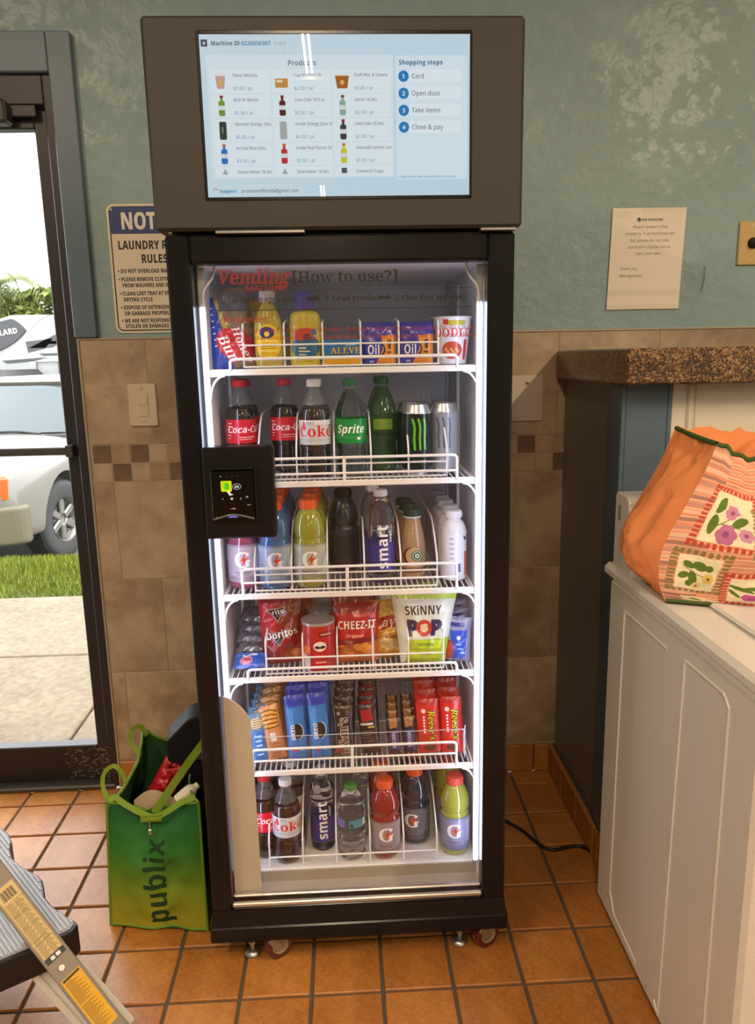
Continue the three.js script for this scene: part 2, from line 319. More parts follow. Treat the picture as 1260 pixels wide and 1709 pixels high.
function car() {
  const paint = phys(lin(0.135, 0.122, 0.10), 0.3, { clearcoat: 0.5, clearcoatRoughness: 0.1 }), tan = phys(lin(0.11, 0.088, 0.055), 0.45), black = std(lin(0.02, 0.02, 0.02), 0.7), rub = std(lin(0.028, 0.027, 0.026), 0.85);
  const chrome = phys(lin(0.20, 0.19, 0.17), 0.35, { metalness: 0.6 }), glassM = phys(lin(0.035, 0.05, 0.055), 0.08);
  const t = thing('car', 'pale beige large car parked nose-in beyond the grass', 'car', [-3.82, -0.57, -5.44], -0.05);
  // own axes: x across (0 centre), y from ground, z forward (hub of the front wheel at 0)
  const rows = [[-4.30, 0.86, 1.16, 0.50], [-4.20, 0.95, 1.20, 0.38], [-3.9, 0.99, 1.21, 0.36], [-1.2, 0.99, 1.19, 0.36], [-0.6, 0.99, 1.165, 0.36], [0.0, 0.99, 1.125, 0.36], [0.45, 0.97, 1.075, 0.36], [0.70, 0.925, 1.02, 0.37], [0.84, 0.86, 0.965, 0.40], [0.92, 0.78, 0.90, 0.44], [0.965, 0.66, 0.82, 0.50], [0.985, 0.45, 0.74, 0.56]];
  const along = new THREE.CatmullRomCurve3(rows.map((r) => V(r[0], r[1], r[2])), false, 'centripetal'), low = new THREE.CatmullRomCurve3(rows.map((r) => V(r[0], r[3], 0)), false, 'centripetal');
  const NZ = 72, half = 20, ring = [];
  for (let j = 0; j <= NZ; j++) {
    const q = along.getPoint(j / NZ), y0 = low.getPoint(j / NZ).y, w = q.y, h = q.z, cr = 0.055;
    const c = new THREE.CatmullRomCurve3([V(0, y0, 0), V(w * 0.5, y0, 0), V(w * 0.93, y0, 0), V(w * 0.99, y0 + 0.05, 0), V(w, y0 + 0.25 * (h - y0), 0), V(w, y0 + 0.6 * (h - y0), 0), V(w * 0.985, h - 0.10, 0), V(w * 0.955, h - 0.03, 0), V(w * 0.90, h, 0), V(w * 0.5, h + cr * 0.8, 0), V(0, h + cr, 0)], false, 'centripetal').getPoints(half);
    const full = [...c, ...c.slice(1, -1).reverse().map((p) => V(-p.x, p.y, 0))]; full.forEach((p) => (p.z = q.x)); ring.push(full);
  }
  const nr = ring[0].length, P = [], U = [], I = [];
  ring.forEach((f) => f.forEach((p) => { P.push(p.x, p.y, p.z); U.push(p.z, p.y); }));
  for (let j = 0; j < NZ; j++) for (let i = 0; i < nr; i++) { const a = j * nr + i, b2 = j * nr + (i + 1) % nr, c2 = a + nr, d2 = b2 + nr; I.push(a, b2, d2, a, d2, c2); }
  for (const [j, flip] of [[0, true], [NZ, false]]) { const c = P.length / 3, m = ring[j].reduce((s2, p) => s2.add(p), V()).divideScalar(nr); P.push(m.x, m.y, m.z); U.push(0, 0); for (let i = 0; i < nr; i++) { const a = j * nr + i, b2 = j * nr + (i + 1) % nr; flip ? I.push(c, b2, a) : I.push(c, a, b2); } }
  let g = new THREE.BufferGeometry(); g.setAttribute('position', new THREE.Float32BufferAttribute(P, 3)); g.setAttribute('uv', new THREE.Float32BufferAttribute(U, 2)); g.setIndex(I); g.computeVertexNormals();
  { const ev = new Evaluator(); ev.useGroups = false; let br = new Brush(g); br.updateMatrixWorld();
    for (const z of [0, -2.95]) for (const sx of [1, -1]) { const k = new Brush(new THREE.CylinderGeometry(0.495, 0.495, 0.44, 40)); k.rotation.z = Math.PI / 2; k.position.set(sx * 0.90, 0.40, z); k.updateMatrixWorld(); br = ev.evaluate(br, k, SUBTRACTION); }
    g = br.geometry; }
  const body = obj('body', g, paint, t);
  each('wheel_well', [box(-0.84, 0.84, 0.3, 0.86, -0.46, 0.46, 0.05), box(-0.84, 0.84, 0.3, 0.86, -3.4, -2.5, 0.05)], black, t);
  // cabin: roof on pillars with glass set between
  const c8 = (x0, y0, z0, x1, y1, z1) => [V(-x0, y0, z0), V(x0, y0, z0), V(x1, y1, z1), V(-x1, y1, z1)];
  const wA = c8(0.86, 1.19, -0.68, 0.72, 1.74, -1.50), wB = c8(0.86, 1.22, -4.05, 0.74, 1.72, -3.75);
  const Q = (a, b, c, d) => [[a, b, c], [a, c, d]];
  const cab = fromTris([...Q(wA[0], wA[1], wA[2], wA[3]), ...Q(wB[1], wB[0], wB[3], wB[2]), ...Q(wA[1], wB[1], wB[2], wA[2]), ...Q(wB[0], wA[0], wA[3], wB[3])]);
  obj('cabin', cab, paint, t);
  const roof = bev(1.50, 0.10, 2.5, 0.05, [0, 1.75, -2.62]); obj('roof', roof, paint, t);
  const lerpQ = (q, u, v) => V().lerpVectors(V().lerpVectors(q[0], q[1], u), V().lerpVectors(q[3], q[2], u), v);
  obj('windscreen', sheet(16, 10, (u, v) => { const p = lerpQ(wA, 0.05 + 0.9 * u, 0.04 + 0.88 * v); p.z += 0.012 + 0.08 * (1 - (2 * u - 1) ** 2); p.y += 0.012; return p; }), glassM, t);
  const side = [wA[1], wB[1], wB[2], wA[2]];
  for (const [a, b] of [[0.1, 0.36], [0.40, 0.66], [0.70, 0.95]]) { const w = obj('side_window', sheet(2, 2, (u, v) => { const p = lerpQ(side, a + (b - a) * u, 0.10 + 0.75 * v); p.x += 0.006; return p; }), glassM, t); }
  for (const x of [0.22, -0.34]) { const wp = obj('wiper', tube([V(x + 0.30, 1.215, -0.60), V(x, 1.24, -0.645), V(x - 0.30, 1.235, -0.60)], 0.010, 12, 5), black, t); }
  obj('cowl', box(-0.80, 0.80, 1.175, 1.205, -0.72, -0.55, 0.01), black, t);
  obj('grille', box(-0.50, 0.50, 0.66, 0.93, 0.87, 0.955, 0.02), black, t);
  obj('bumper', (() => { const b = new THREE.Shape(); b.moveTo(-0.92, -0.1); b.quadraticCurveTo(-0.9, 0.11, 0, 0.13); b.quadraticCurveTo(0.9, 0.11, 0.92, -0.1); b.lineTo(0.75, -0.1); b.lineTo(-0.75, -0.1); const e = new THREE.ExtrudeGeometry(b, { depth: 0.28, bevelEnabled: true, bevelSize: 0.03, bevelThickness: 0.04, bevelSegments: 4, curveSegments: 12 }); e.rotateX(Math.PI / 2); e.translate(0, 0.66, 0.88); return e; })(), tan, t);
  for (const sx of [-1, 1]) {
    const h = obj('headlight', bev(0.34, 0.25, 0.12, 0.04).rotateY(sx * 0.42).translate(sx * 0.585, 0.855, 0.925), phys(lin(0.09, 0.09, 0.09), 0.1), t);
    obj('indicator', bev(0.11, 0.24, 0.10, 0.03).rotateY(sx * 0.85).translate(sx * 0.775, 0.855, 0.862), phys(lin(0.40, 0.07, 0.008), 0.2), h);
    obj('reflector', new THREE.SphereGeometry(0.07, 16, 10).translate(sx * 0.56, 0.87, 0.955), chrome, h);
  }
  const wheel = (x, z, turn) => {
    const sg = Math.sign(x), tyre = lathe(smooth([[0.225, -0.125], [0.30, -0.135], [0.36, -0.13], [0.393, -0.10], [0.398, 0], [0.393, 0.10], [0.36, 0.13], [0.30, 0.135], [0.225, 0.125]], 3), 44); tyre.rotateZ(-sg * Math.PI / 2);
    const w = obj('tyre', tyre, rub, t); w.position.set(x, 0.40, z); w.rotation.y = turn;
    const tr = []; for (let k = 0; k < 64; k++) for (const o of [-0.085, -0.042, 0, 0.042, 0.085]) { const b = bev(0.034, 0.010, 0.026, 0.002, [o, 0.398, 0]); b.rotateX((k + (o === 0 ? 0.5 : 0)) / 64 * Math.PI * 2); tr.push(b); }
    obj('tread', tr, rub, w);
    const rimG = [lathe(smooth([[0.0, 0.075], [0.06, 0.08], [0.10, 0.06], [0.19, 0.055], [0.215, 0.10], [0.232, 0.13]], 3), 32)]; rimG.forEach((q) => q.rotateZ(-sg * Math.PI / 2));
    for (let k = 0; k < 6; k++) { const b = bev(0.03, 0.17, 0.075, 0.012, [sg * 0.085, 0.13, 0]); b.rotateX(k / 6 * Math.PI * 2); rimG.push(b); }
    obj('rim', rimG, chrome, w);
    const lug = []; for (let k = 0; k < 6; k++) { const b = bev(0.004, 0.05, 0.05, 0.001, [sg * 0.068, 0.165, 0]); b.rotateX((k + 0.5) / 6 * Math.PI * 2); lug.push(b); }
    each('rim_slot', lug, black, w);
  };
  wheel(0.84, 0, -0.18); wheel(-0.84, 0, -0.18); wheel(0.84, -2.95, 0); wheel(-0.84, -2.95, 0);
  const mir = obj('wing_mirror', bev(0.2, 0.16, 0.10, 0.03, [1.02, 1.28, -0.92]), paint, t);
}
car();
{ // camping trailer behind the car
  const t = thing('caravan', 'long white caravan with dark nose behind the beige car', 'caravan', [-6.85, 0, -15]);
  const white = phys(lin(0.27, 0.265, 0.255), 0.4), grey = std(lin(0.035, 0.034, 0.033), 0.5), dark = phys(lin(0.018, 0.017, 0.019), 0.35);
  const s = new THREE.Shape(); s.moveTo(0.05, 1.10); s.quadraticCurveTo(-0.10, 1.45, -0.02, 1.80); s.quadraticCurveTo(0.10, 2.25, 0.55, 2.38); s.lineTo(9, 2.46); s.lineTo(9, 0.55); s.lineTo(0.6, 0.55); s.quadraticCurveTo(0.2, 0.7, 0.05, 1.10);
  const g = new THREE.ExtrudeGeometry(s, { depth: 2.4, bevelEnabled: true, bevelSize: 0.04, bevelThickness: 0.05, bevelSegments: 3 }); g.translate(0, 0, -2.45); obj('body', g, white, t);
  const c = new THREE.Shape(); c.moveTo(0.02, 1.12); c.quadraticCurveTo(-0.13, 1.45, -0.05, 1.82); c.quadraticCurveTo(0.08, 2.28, 0.5, 2.42); c.lineTo(-0.3, 2.40); c.quadraticCurveTo(-1.5, 2.1, -1.9, 1.55); c.lineTo(-1.6, 1.28); c.quadraticCurveTo(-0.7, 1.2, 0.02, 1.12);
  const cg = new THREE.ExtrudeGeometry(c, { depth: 2.3, bevelEnabled: true, bevelSize: 0.03, bevelThickness: 0.05, bevelSegments: 3 }); cg.translate(0, 0, -2.36);
  const nose = obj('nose_cap', cg, white, t);
  const k = new THREE.Shape(); k.moveTo(-0.02, 2.10); k.quadraticCurveTo(-0.15, 2.28, -0.30, 2.34); k.quadraticCurveTo(-1.4, 2.1, -1.82, 1.60); k.lineTo(-0.95, 1.58); k.quadraticCurveTo(-0.3, 1.75, -0.02, 2.10);
  const kg = new THREE.ExtrudeGeometry(k, { depth: 0.03, bevelEnabled: true, bevelSize: 0.01, bevelThickness: 0.005 }); kg.translate(0, 0, -0.005); obj('nose_window', kg, dark, nose);
  obj('lettering', panel(0.58, 0.19).rotateZ(0.13).translate(-0.42, 2.075, 0.046), new THREE.MeshStandardMaterial({ transparent: true, roughness: 0.5, map: art(256, 84, (x) => txt(x, 'LLARD', 128, 44, 'bold 70px sans-serif', '#f4f2ee')) }), nose);
  const stripe = (pts, n = 'stripe') => { const q = new THREE.Shape(); pts.forEach(([a, b], i) => (i ? q.lineTo(a, b) : q.moveTo(a, b))); const e = new THREE.ExtrudeGeometry(q, { depth: 0.006, bevelEnabled: false }); e.translate(0, 0, -0.002); obj(n, e, grey, t); };
  stripe([[0.0, 1.72], [0.85, 2.12], [3.5, 2.2], [3.5, 2.06], [1.1, 2.0], [0.5, 1.72]]); stripe([[-0.05, 1.86], [0.55, 1.92], [0.35, 1.70], [-0.02, 1.62]]); stripe([[0.3, 1.86], [3.5, 1.92], [3.5, 1.85], [0.3, 1.80]]); stripe([[0.2, 1.60], [3.5, 1.64], [3.5, 1.56], [0.3, 1.55]]); stripe([[-0.6, 1.46], [0.4, 1.52], [0.1, 1.44], [-0.5, 1.40]]);
  for (const [a, b, y0, y1] of [[0.15, 0.63, 1.10, 1.42]]) obj('hatch', [box(a, b, y1 - 0.012, y1, 0.03, 0.06, 0), box(a, a + 0.012, y0, y1, 0.03, 0.06, 0), box(b - 0.012, b, y0, y1, 0.03, 0.06, 0)], grey, t);
  obj('wheel', cyl(V(4.2, -0.17, -0.1), V(4.2, -0.17, 0.1), 0.4, 24), std(lin(0.03, 0.03, 0.03), 0.8), t);
  obj('underframe', [box(0.5, 8.9, 0.1, 0.56, -2.2, -0.2, 0.02), box(4.0, 4.4, -0.17, 0.3, -2.0, -0.3, 0.02)], grey, t);
  const p = thing('pickup_truck', 'dark pickup bed half hidden under the white caravan nose', 'truck', [-8.78, -0.57, -13.85]);
  obj('truck_body', [box(-2.6, 2.30, 0.55, 1.84, -1.0, 1.0, 0.12), box(-2.4, -0.4, 1.6, 2.1, -0.9, 0.9, 0.15)], phys(lin(0.015, 0.014, 0.014), 0.5), p);
  for (const x of [-1.6, 1.3]) for (const z of [0.86, -0.86]) obj('wheel', cyl(V(x, 0.4, z - 0.13), V(x, 0.4, z + 0.13), 0.4, 24), std(lin(0.03, 0.03, 0.03), 0.8), p);
}
{ // trees beyond the car park
  const leaf = fromTris([[V(-0.10, 0, 0), V(0.10, 0, 0), V(0, 0.30, 0.05)], [V(0.10, 0, 0), V(-0.10, 0, 0), V(0, 0.30, 0.05)]]);
  const bark = std(lin(0.16, 0.12, 0.08), 0.9);
  function tree(label, x, z, blobs, n, seed, tint) {
    const t = thing('tree', label, 'tree', [x, -0.57, z]), r = rng(seed);
    const I = new THREE.InstancedMesh(leaf, new THREE.MeshStandardMaterial({ color: 0xffffff, roughness: 0.8, side: THREE.DoubleSide }), n); I.name = 'foliage'; I.userData.kind = 'stuff';
    const M = new THREE.Matrix4(), q = new THREE.Quaternion(), e = new THREE.Euler(), c = new THREE.Color();
    for (let i = 0; i < n; i++) {
      const b = blobs[Math.floor(r() * blobs.length)], th = r() * 6.283, ph = Math.acos(2 * r() - 1), k = b[3] * (0.75 + 0.3 * r());
      e.set(r() * 6, r() * 6, r() * 6); q.setFromEuler(e); const s = 0.7 + r() * 0.8;
      M.compose(V(b[0] + k * Math.sin(ph) * Math.cos(th), b[1] + 0.75 * k * Math.cos(ph), b[2] + k * Math.sin(ph) * Math.sin(th)), q, V(s, s, s)); I.setMatrixAt(i, M);
      const g = r(); I.setColorAt(i, c.setRGB(tint[0] * (0.7 + 0.6 * g), tint[1] * (0.7 + 0.6 * g), tint[2] * (0.7 + 0.6 * g)));
    }
    t.add(I);
    obj('trunk', cyl(V(0, 0, 0), V(0.1, 2.6, 0), 0.22, 10, 0.14), bark, t);
  }
  tree('bushy green tree behind the caravan roof', -12.4, -30, [[-0.8, 3.6, 0, 1.2], [0.6, 3.9, 0.3, 1.25], [1.6, 3.4, -0.4, 1.0], [0, 3.0, 0.6, 1.3]], 3200, 5, [0.21, 0.24, 0.05]);
  tree('darker green tree beside the palm', -15.2, -33, [[0, 4.3, 0, 1.4], [1.2, 3.6, 0, 1.2], [-1.2, 3.5, 0, 1.3]], 2400, 6, [0.13, 0.17, 0.05]);
  tree('low yellow-green shrubs under the palm', -13.6, -28, [[0, 2.9, 0, 0.8], [1.2, 2.8, 0, 0.7], [-1.0, 2.8, 0, 0.8]], 1800, 7, [0.27, 0.23, 0.06]);
  const t = thing('palm', 'palm tree with drooping fronds at the left of the trees', 'palm tree', [-13.25, -0.1, -29]); t.userData.label = 'palm tree with drooping fronds above the caravan nose';
  obj('trunk', tube([V(-0.5, 0, 0), V(-0.3, 2.4, 0), V(-0.1, 4.6, 0)], 0.16, 12, 8), bark, t);
  const r = rng(8), fm = std(lin(0.21, 0.25, 0.09), 0.7, { side: THREE.DoubleSide });
  for (let k = 0; k < 13; k++) {
    const a = k / 13 * 6.283 + r() * 0.3, L = 1.5 + r() * 0.4, up = 0.7 + r() * 0.5, tri = [];
    const P = (s) => V(-0.1 + Math.cos(a) * L * s, 4.6 + up * s * 1.1 - 1.7 * s * s * s, Math.sin(a) * L * s);
    for (let i = 1; i < 26; i++) { const s = i / 26, p = P(s), d = V(-Math.sin(a), 0, Math.cos(a)); for (const q of [-1, 1]) { const tip = p.clone().addScaledVector(d, q * 0.45 * (1 - s * 0.6)); tip.y -= 0.28; tri.push([p, V(p.x + Math.cos(a) * 0.06, p.y, p.z + Math.sin(a) * 0.06), tip]); } }
    obj('frond', fromTris(tri), fm, t);
  }
}

// ---------------------------------------------------------------- the vending cooler
const jet = phys(lin(0.010, 0.009, 0.011), 0.22, { specularIntensity: 0.6 });
const satin = phys(lin(0.038, 0.034, 0.031), 0.5);
const liner = phys(lin(0.72, 0.72, 0.77), 0.4);
const wire = phys(lin(0.85, 0.85, 0.86), 0.35);
const steel = phys(lin(0.55, 0.54, 0.52), 0.28, { metalness: 0.9 });
const paneM = new THREE.MeshPhysicalMaterial({ color: 0xffffff, roughness: 0.0, transmission: 1, thickness: 0, ior: 1.5, side: THREE.DoubleSide });
const FZ = 0.787;
const machine = thing('vending_machine', 'tall black glass-door vending cooler with a display screen on top', 'vending machine', [0, 0, 0]);
obj('cabinet', [box(-0.34, -0.292, 0.107, 1.63, 0.10, 0.742, 0.004), box(0.292, 0.34, 0.107, 1.63, 0.10, 0.742, 0.004), box(-0.292, 0.292, 0.107, 1.63, 0.10, 0.16, 0), box(-0.292, 0.292, 1.588, 1.63, 0.16, 0.742, 0), box(-0.292, 0.292, 0.107, 0.15, 0.16, 0.742, 0)], jet, machine);
obj('liner', [box(-0.2915, -0.287, 0.15, 1.588, 0.165, 0.735, 0), box(0.287, 0.2915, 0.15, 1.588, 0.165, 0.735, 0), box(-0.287, 0.287, 0.15, 1.588, 0.161, 0.215, 0.004), box(-0.287, 0.287, 1.580, 1.588, 0.165, 0.735, 0)], liner, machine);
obj('bottom_panel', [box(-0.287, 0.287, 0.151, 0.181, 0.215, 0.700, 0.003)], phys(lin(0.72, 0.71, 0.70), 0.4), machine);
obj('kick_sill', [box(-0.287, 0.287, 0.1505, 0.1808, 0.7003, 0.7045, 0.001), box(-0.287, 0.287, 0.1502, 0.1525, 0.7045, 0.744, 0.0005)], phys(lin(0.38, 0.33, 0.27), 0.4), machine, 'tan lower sill');
{ // white guard at the lower left with a swept top, in front of the shelves
  const s = new THREE.Shape(); s.moveTo(-0.2905, 0.153); s.lineTo(-0.2905, 0.660); s.quadraticCurveTo(-0.247, 0.640, -0.234, 0.598); s.lineTo(-0.229, 0.153); s.closePath();
  const g = new THREE.ExtrudeGeometry(s, { depth: 0.004, bevelEnabled: true, bevelSize: 0.001, bevelThickness: 0.001, bevelSegments: 2, curveSegments: 14 }); g.translate(0, 0, 0.750);
  obj('guard', g, phys(lin(0.56, 0.51, 0.43), 0.45), machine, 'white side guard with a curved top');
}
const door = obj('door_frame', [box(-0.34, -0.294, 0.110, 1.629, 0.745, FZ, 0.005), box(0.287, 0.34, 0.110, 1.629, 0.745, FZ, 0.005), box(-0.295, 0.288, 1.576, 1.629, 0.745, FZ, 0.005), box(-0.295, 0.288, 0.110, 0.152, 0.745, FZ, 0.005), box(-0.332, -0.318, 0.20, 1.02, 0.785, 0.7895, 0.002)], jet, machine);
obj('door_glass', panel(0.585, 1.424, [-0.0035, 0.864, 0.783]), paneM, door);
obj('sill_trim', [box(-0.293, 0.2865, 0.1515, 0.1615, 0.778, 0.7885, 0.002), box(-0.293, 0.2865, 0.165, 0.171, 0.760, 0.772, 0.002)], phys(lin(0.60, 0.57, 0.53), 0.3, { metalness: 0.7 }), door);
each('hinge', [box(-0.24, -0.07, 1.6295, 1.6345, 0.76, 0.80, 0.001), box(0.27, 0.34, 1.6295, 1.6345, 0.76, 0.80, 0.001)], steel, door);
{ // printed instructions on the outside of the glass
  const map = art(1536, 448, (x, w, h) => {
    const X = (m) => (m + 0.255) / 0.52 * w, Y = (m) => (1.5745 - m) / 0.1517 * h;
    txt(x, 'Vending', X(-0.176), Y(1.550), 'italic bold 108px serif', 'rgba(158,48,50,0.62)', { stroke: 'rgba(120,30,34,0.75)', lw: 5, rot: 0.0, sx: 0.92 });
    txt(x, 'MACHINE', X(-0.150), Y(1.5285), 'bold 46px sans-serif', '#8c2126', { sx: 1.1 });
    txt(x, '[How to use?]', X(0.005), Y(1.549), 'bold 88px serif', '#1b1b1f', { sx: 1.02 });
    const f = 'bold 43px serif', d = '#1b1b1f';
    txt(x, '1. Tap card to open door', X(-0.241), Y(1.508), f, d, { align: 'left', sx: 0.84 }); txt(x, '2. Grab product', X(-0.037), Y(1.508), f, d, { align: 'left', sx: 0.97 }); txt(x, '3. Close door and enjoy.', X(0.102), Y(1.507), f, d, { align: 'left', sx: 0.83 });
    for (const m of [-0.072, 0.068]) { x.fillStyle = d; x.fillRect(X(m), Y(1.508) - 8, 56, 16); x.beginPath(); x.moveTo(X(m) + 50, Y(1.508) - 20); x.lineTo(X(m) + 84, Y(1.508)); x.lineTo(X(m) + 50, Y(1.508) + 20); x.fill(); }
    x.fillRect(20, Y(1.4885), w - 40, 4); x.fillStyle = 'rgba(27,27,31,0.6)'; x.fillRect(20, Y(1.525), w - 40, 3);
    txt(x, 'Reminder:', X(-0.237), Y(1.470), 'bold 52px serif', 'rgba(168,44,46,0.8)', { align: 'left' });
    txt(x, 'Please take the item you want out of the cooler. The total is charged to the card when the door is closed.', X(-0.237), Y(1.449), 'bold 34px serif', 'rgba(160,44,46,0.7)', { align: 'left', sx: 0.86 });
    txt(x, 'Do not put other items into the cooler. Keep the door closed after you have made your choice, thank you.', X(-0.237), Y(1.4335), 'bold 34px serif', 'rgba(160,44,46,0.7)', { align: 'left', sx: 0.86 });
  });
  obj('glass_print', panel(0.52, 0.1517, [0.005, 1.49865, 0.7842]), new THREE.MeshStandardMaterial({ map, transparent: true, roughness: 0.6, depthWrite: false }), door);
}
obj('plinth', [box(-0.347, 0.347, 0.067, 0.108, 0.10, 0.800, 0.004), (() => { const p = [V(-0.343, 0.108, 0.798), V(0.343, 0.108, 0.798), V(0.340, 0.145, 0.789), V(-0.340, 0.145, 0.789)], q = p.map((k) => V(k.x, k.y, 0.745)); const Q = (a, b, c, d) => [[a, b, c], [a, c, d]]; return fromTris([...Q(p[0], p[1], p[2], p[3]), ...Q(p[3], p[2], q[2], q[3]), ...Q(p[1], q[1], q[2], p[2]), ...Q(q[0], p[0], p[3], q[3])]); })()], jet, machine);
{ // castors and levelling feet
  const red = phys(lin(0.10, 0.006, 0.008), 0.3, { clearcoat: 0.6 }), hub = phys(lin(0.34, 0.26, 0.17), 0.5);
  for (const [x, z] of [[-0.195, 0.765], [0.300, 0.765], [-0.25, 0.18], [0.25, 0.18]]) {
    const g = lathe(smooth([[0.018, -0.013], [0.028, -0.0145], [0.0325, -0.012], [0.034, 0], [0.0325, 0.012], [0.028, 0.0145], [0.018, 0.013]], 3), 28); g.rotateX(Math.PI / 2);
    const w = obj('castor_wheel', g, red, machine); w.position.set(x, 0.0345, z); w.rotation.y = 0.5;
    const d = lathe([[0, 0.0152], [0.009, 0.0152], [0.010, 0.0125], [0.016, 0.0125], [0.0175, 0.0145], [0.0195, 0.0155], [0.0205, 0.0135]], 24); d.rotateX(Math.PI / 2);
    const d2 = d.clone(); d2.rotateY(Math.PI); obj('castor_hub', [d, d2], hub, w);
    each('castor_fork', [bev(0.020, 0.042, 0.0025, 0.001, [-0.004, 0.018, 0.0172]).rotateZ(0.55), bev(0.020, 0.042, 0.0025, 0.001, [-0.004, 0.018, -0.0172]).rotateZ(0.55)], phys(lin(0.30, 0.26, 0.20), 0.4, { metalness: 0.5 }), w);
  }
  for (const [x, z] of [[-0.258, 0.755], [0.240, 0.755], [-0.3, 0.18], [0.3, 0.18]]) obj('levelling_foot', [cyl(V(x, 0.012, z), V(x, 0.075, z), 0.005, 10), lathe([[0, 0.0], [0.019, 0.0], [0.020, 0.004], [0.015, 0.010], [0.007, 0.014], [0, 0.014]], 20).translate(x, 0.001, z), cyl(V(x, 0.028, z), V(x, 0.035, z), 0.010, 6)], steel, machine);
}
{ // display head with a touch screen
  const head = obj('display_housing', [box(-0.356, 0.353, 1.6365, 2.010, 0.42, 0.7875, 0.006)], satin, machine);
  const map = art(1280, 717, (x, w, h) => {
    const g = x.createLinearGradient(0, 0, w, h); g.addColorStop(0, '#cfe3ee'); g.addColorStop(1, '#c3deeb'); x.fillStyle = g; x.fillRect(0, 0, w, h);
    const rr = (a, b, c, d, r, f) => { x.fillStyle = f; x.beginPath(); x.roundRect(a, b, c, d, r); x.fill(); };
    x.fillStyle = '#4a5560'; x.fillRect(8, 22, 30, 30); txt(x, '#', 23, 38, 'bold 22px sans-serif', '#dfe8ee');
    txt(x, 'Machine ID', 54, 38, 'bold 25px sans-serif', '#56606a', { align: 'left' }); txt(x, '0226050307', 196, 38, 'bold 25px sans-serif', '#5b8fae', { align: 'left' }); txt(x, '0.00.0', 350, 38, '20px sans-serif', '#93a8b5', { align: 'left' });
    rr(28, 88, 882, 544, 8, '#d9eaf2'); txt(x, 'Products', 478, 122, 'bold 32px sans-serif', '#7b8f9b');
    const items = [['Flavor Mocuru', '$3.00', 'cup', '#c9a79a'], ['Cup Noodles Ch', '$2.50', 'box', '#c98e4a'], ['Kraft Mac & Cheese', '$3.00', 'tub', '#a5642f'], ['M.tt Dr Mount', '$2.50', 'bot', '#6f9d3a'], ['Coca Cola 16.9 oz', '$2.50', 'bot', '#5a2a28'], ['Sprite 16.9oz', '$2.50', 'bot', '#8fae9c'], ['Monster Energy 16oz', '$4.00', 'can', '#39443c'], ['onster Energy Zero Ul', '$4.00', 'can', '#aab1b3'], ['Diet Coke 16.9oz', '$2.50', 'bot', '#3b3f44'], ['te Cool Blue 20oz', '$3.50', 'gat', '#2f78c8'], ['orade Fruit Punch 20', '$3.50', 'gat', '#c0343c'], ['Gatorade Lemon Lim', '$3.50', 'gat', '#c9cc3a'], ['Dasani Water 16.9oz', '', 'tri', '#9bb0bb'], ['Smartwater 16.9oz', '', 'tri', '#9bb0bb'], ['Starbucks Frapp', '', 'sq', '#4d5a60']];
    items.forEach(([n, p, k, c], i) => {
      const cx = i % 3, cy = Math.floor(i / 3), X0 = 44 + cx * 288, Y0 = 152 + cy * 107, H = cy === 4 ? 46 : 100;
      rr(X0, Y0, 278, H, 6, '#e2eff5'); x.fillStyle = c; const bx = X0 + 46, by = Y0 + 50;
      if (k === 'bot' || k === 'gat') { x.beginPath(); x.roundRect(bx - 15, by - 22, 30, 66, 8); x.fill(); x.fillRect(bx - 6, by - 42, 12, 22); x.fillStyle = k === 'gat' ? '#d96a30' : '#8f3a36'; x.fillRect(bx - 8, by - 46, 16, 10); x.fillStyle = '#d8dde0'; x.fillRect(bx - 15, by - 2, 30, 20); }
      else if (k === 'can') { x.beginPath(); x.roundRect(bx - 17, by - 38, 34, 80, 8); x.fill(); x.fillStyle = '#9fb58a'; x.fillRect(bx - 4, by - 14, 4, 26); }
      else if (k === 'cup' || k === 'tub') { const q = k === 'tub' ? 34 : 24; x.beginPath(); x.moveTo(bx - q, by - 26); x.lineTo(bx + q, by - 26); x.lineTo(bx + q * 0.7, by + 32); x.lineTo(bx - q * 0.7, by + 32); x.fill(); x.fillStyle = '#e9e2da'; x.fillRect(bx - q - 2, by - 32, q * 2 + 4, 9); x.fillStyle = '#d8b06a'; x.beginPath(); x.arc(bx, by + 6, 11, 0, 7); x.fill(); }
      else if (k === 'box') { x.beginPath(); x.roundRect(bx - 30, by - 12, 60, 40, 4); x.fill(); x.fillStyle = '#e7d3b4'; x.fillRect(bx - 24, by - 6, 30, 12); }
      else if (k === 'tri') { x.beginPath(); x.moveTo(bx, Y0 + 8); x.lineTo(bx + 14, Y0 + 34); x.lineTo(bx - 14, Y0 + 34); x.fill(); } else x.fillRect(bx - 13, Y0 + 8, 26, 24);
      txt(x, n, X0 + 104, Y0 + 22, '20px sans-serif', '#6a7882', { align: 'left', sx: 0.92 }); if (p) txt(x, p + ' / pc', X0 + 104, Y0 + 80, '21px sans-serif', '#6d9fbe', { align: 'left' });
    });
    rr(922, 92, 346, 552, 8, '#d9ebf4'); txt(x, 'Shopping steps', 938, 122, 'bold 29px sans-serif', '#3f6b8a', { align: 'left' });
    ['Card', 'Open door', 'Take items', 'Close & pay'].forEach((s, i) => { const y = 182 + i * 75; rr(986, y - 28, 252, 54, 6, '#e4f1f8'); x.fillStyle = '#2d7fc0'; x.beginPath(); x.arc(960, y, 25, 0, 7); x.fill(); txt(x, String(i + 1), 960, y + 1, 'bold 26px sans-serif', '#eaf4fb'); txt(x, s, 998, y, '29px sans-serif', '#5f6d77', { align: 'left' }); });
    txt(x, 'Order results will be sent within 24 hours', 934, 630, '15px sans-serif', '#5a9cc8', { align: 'left' });
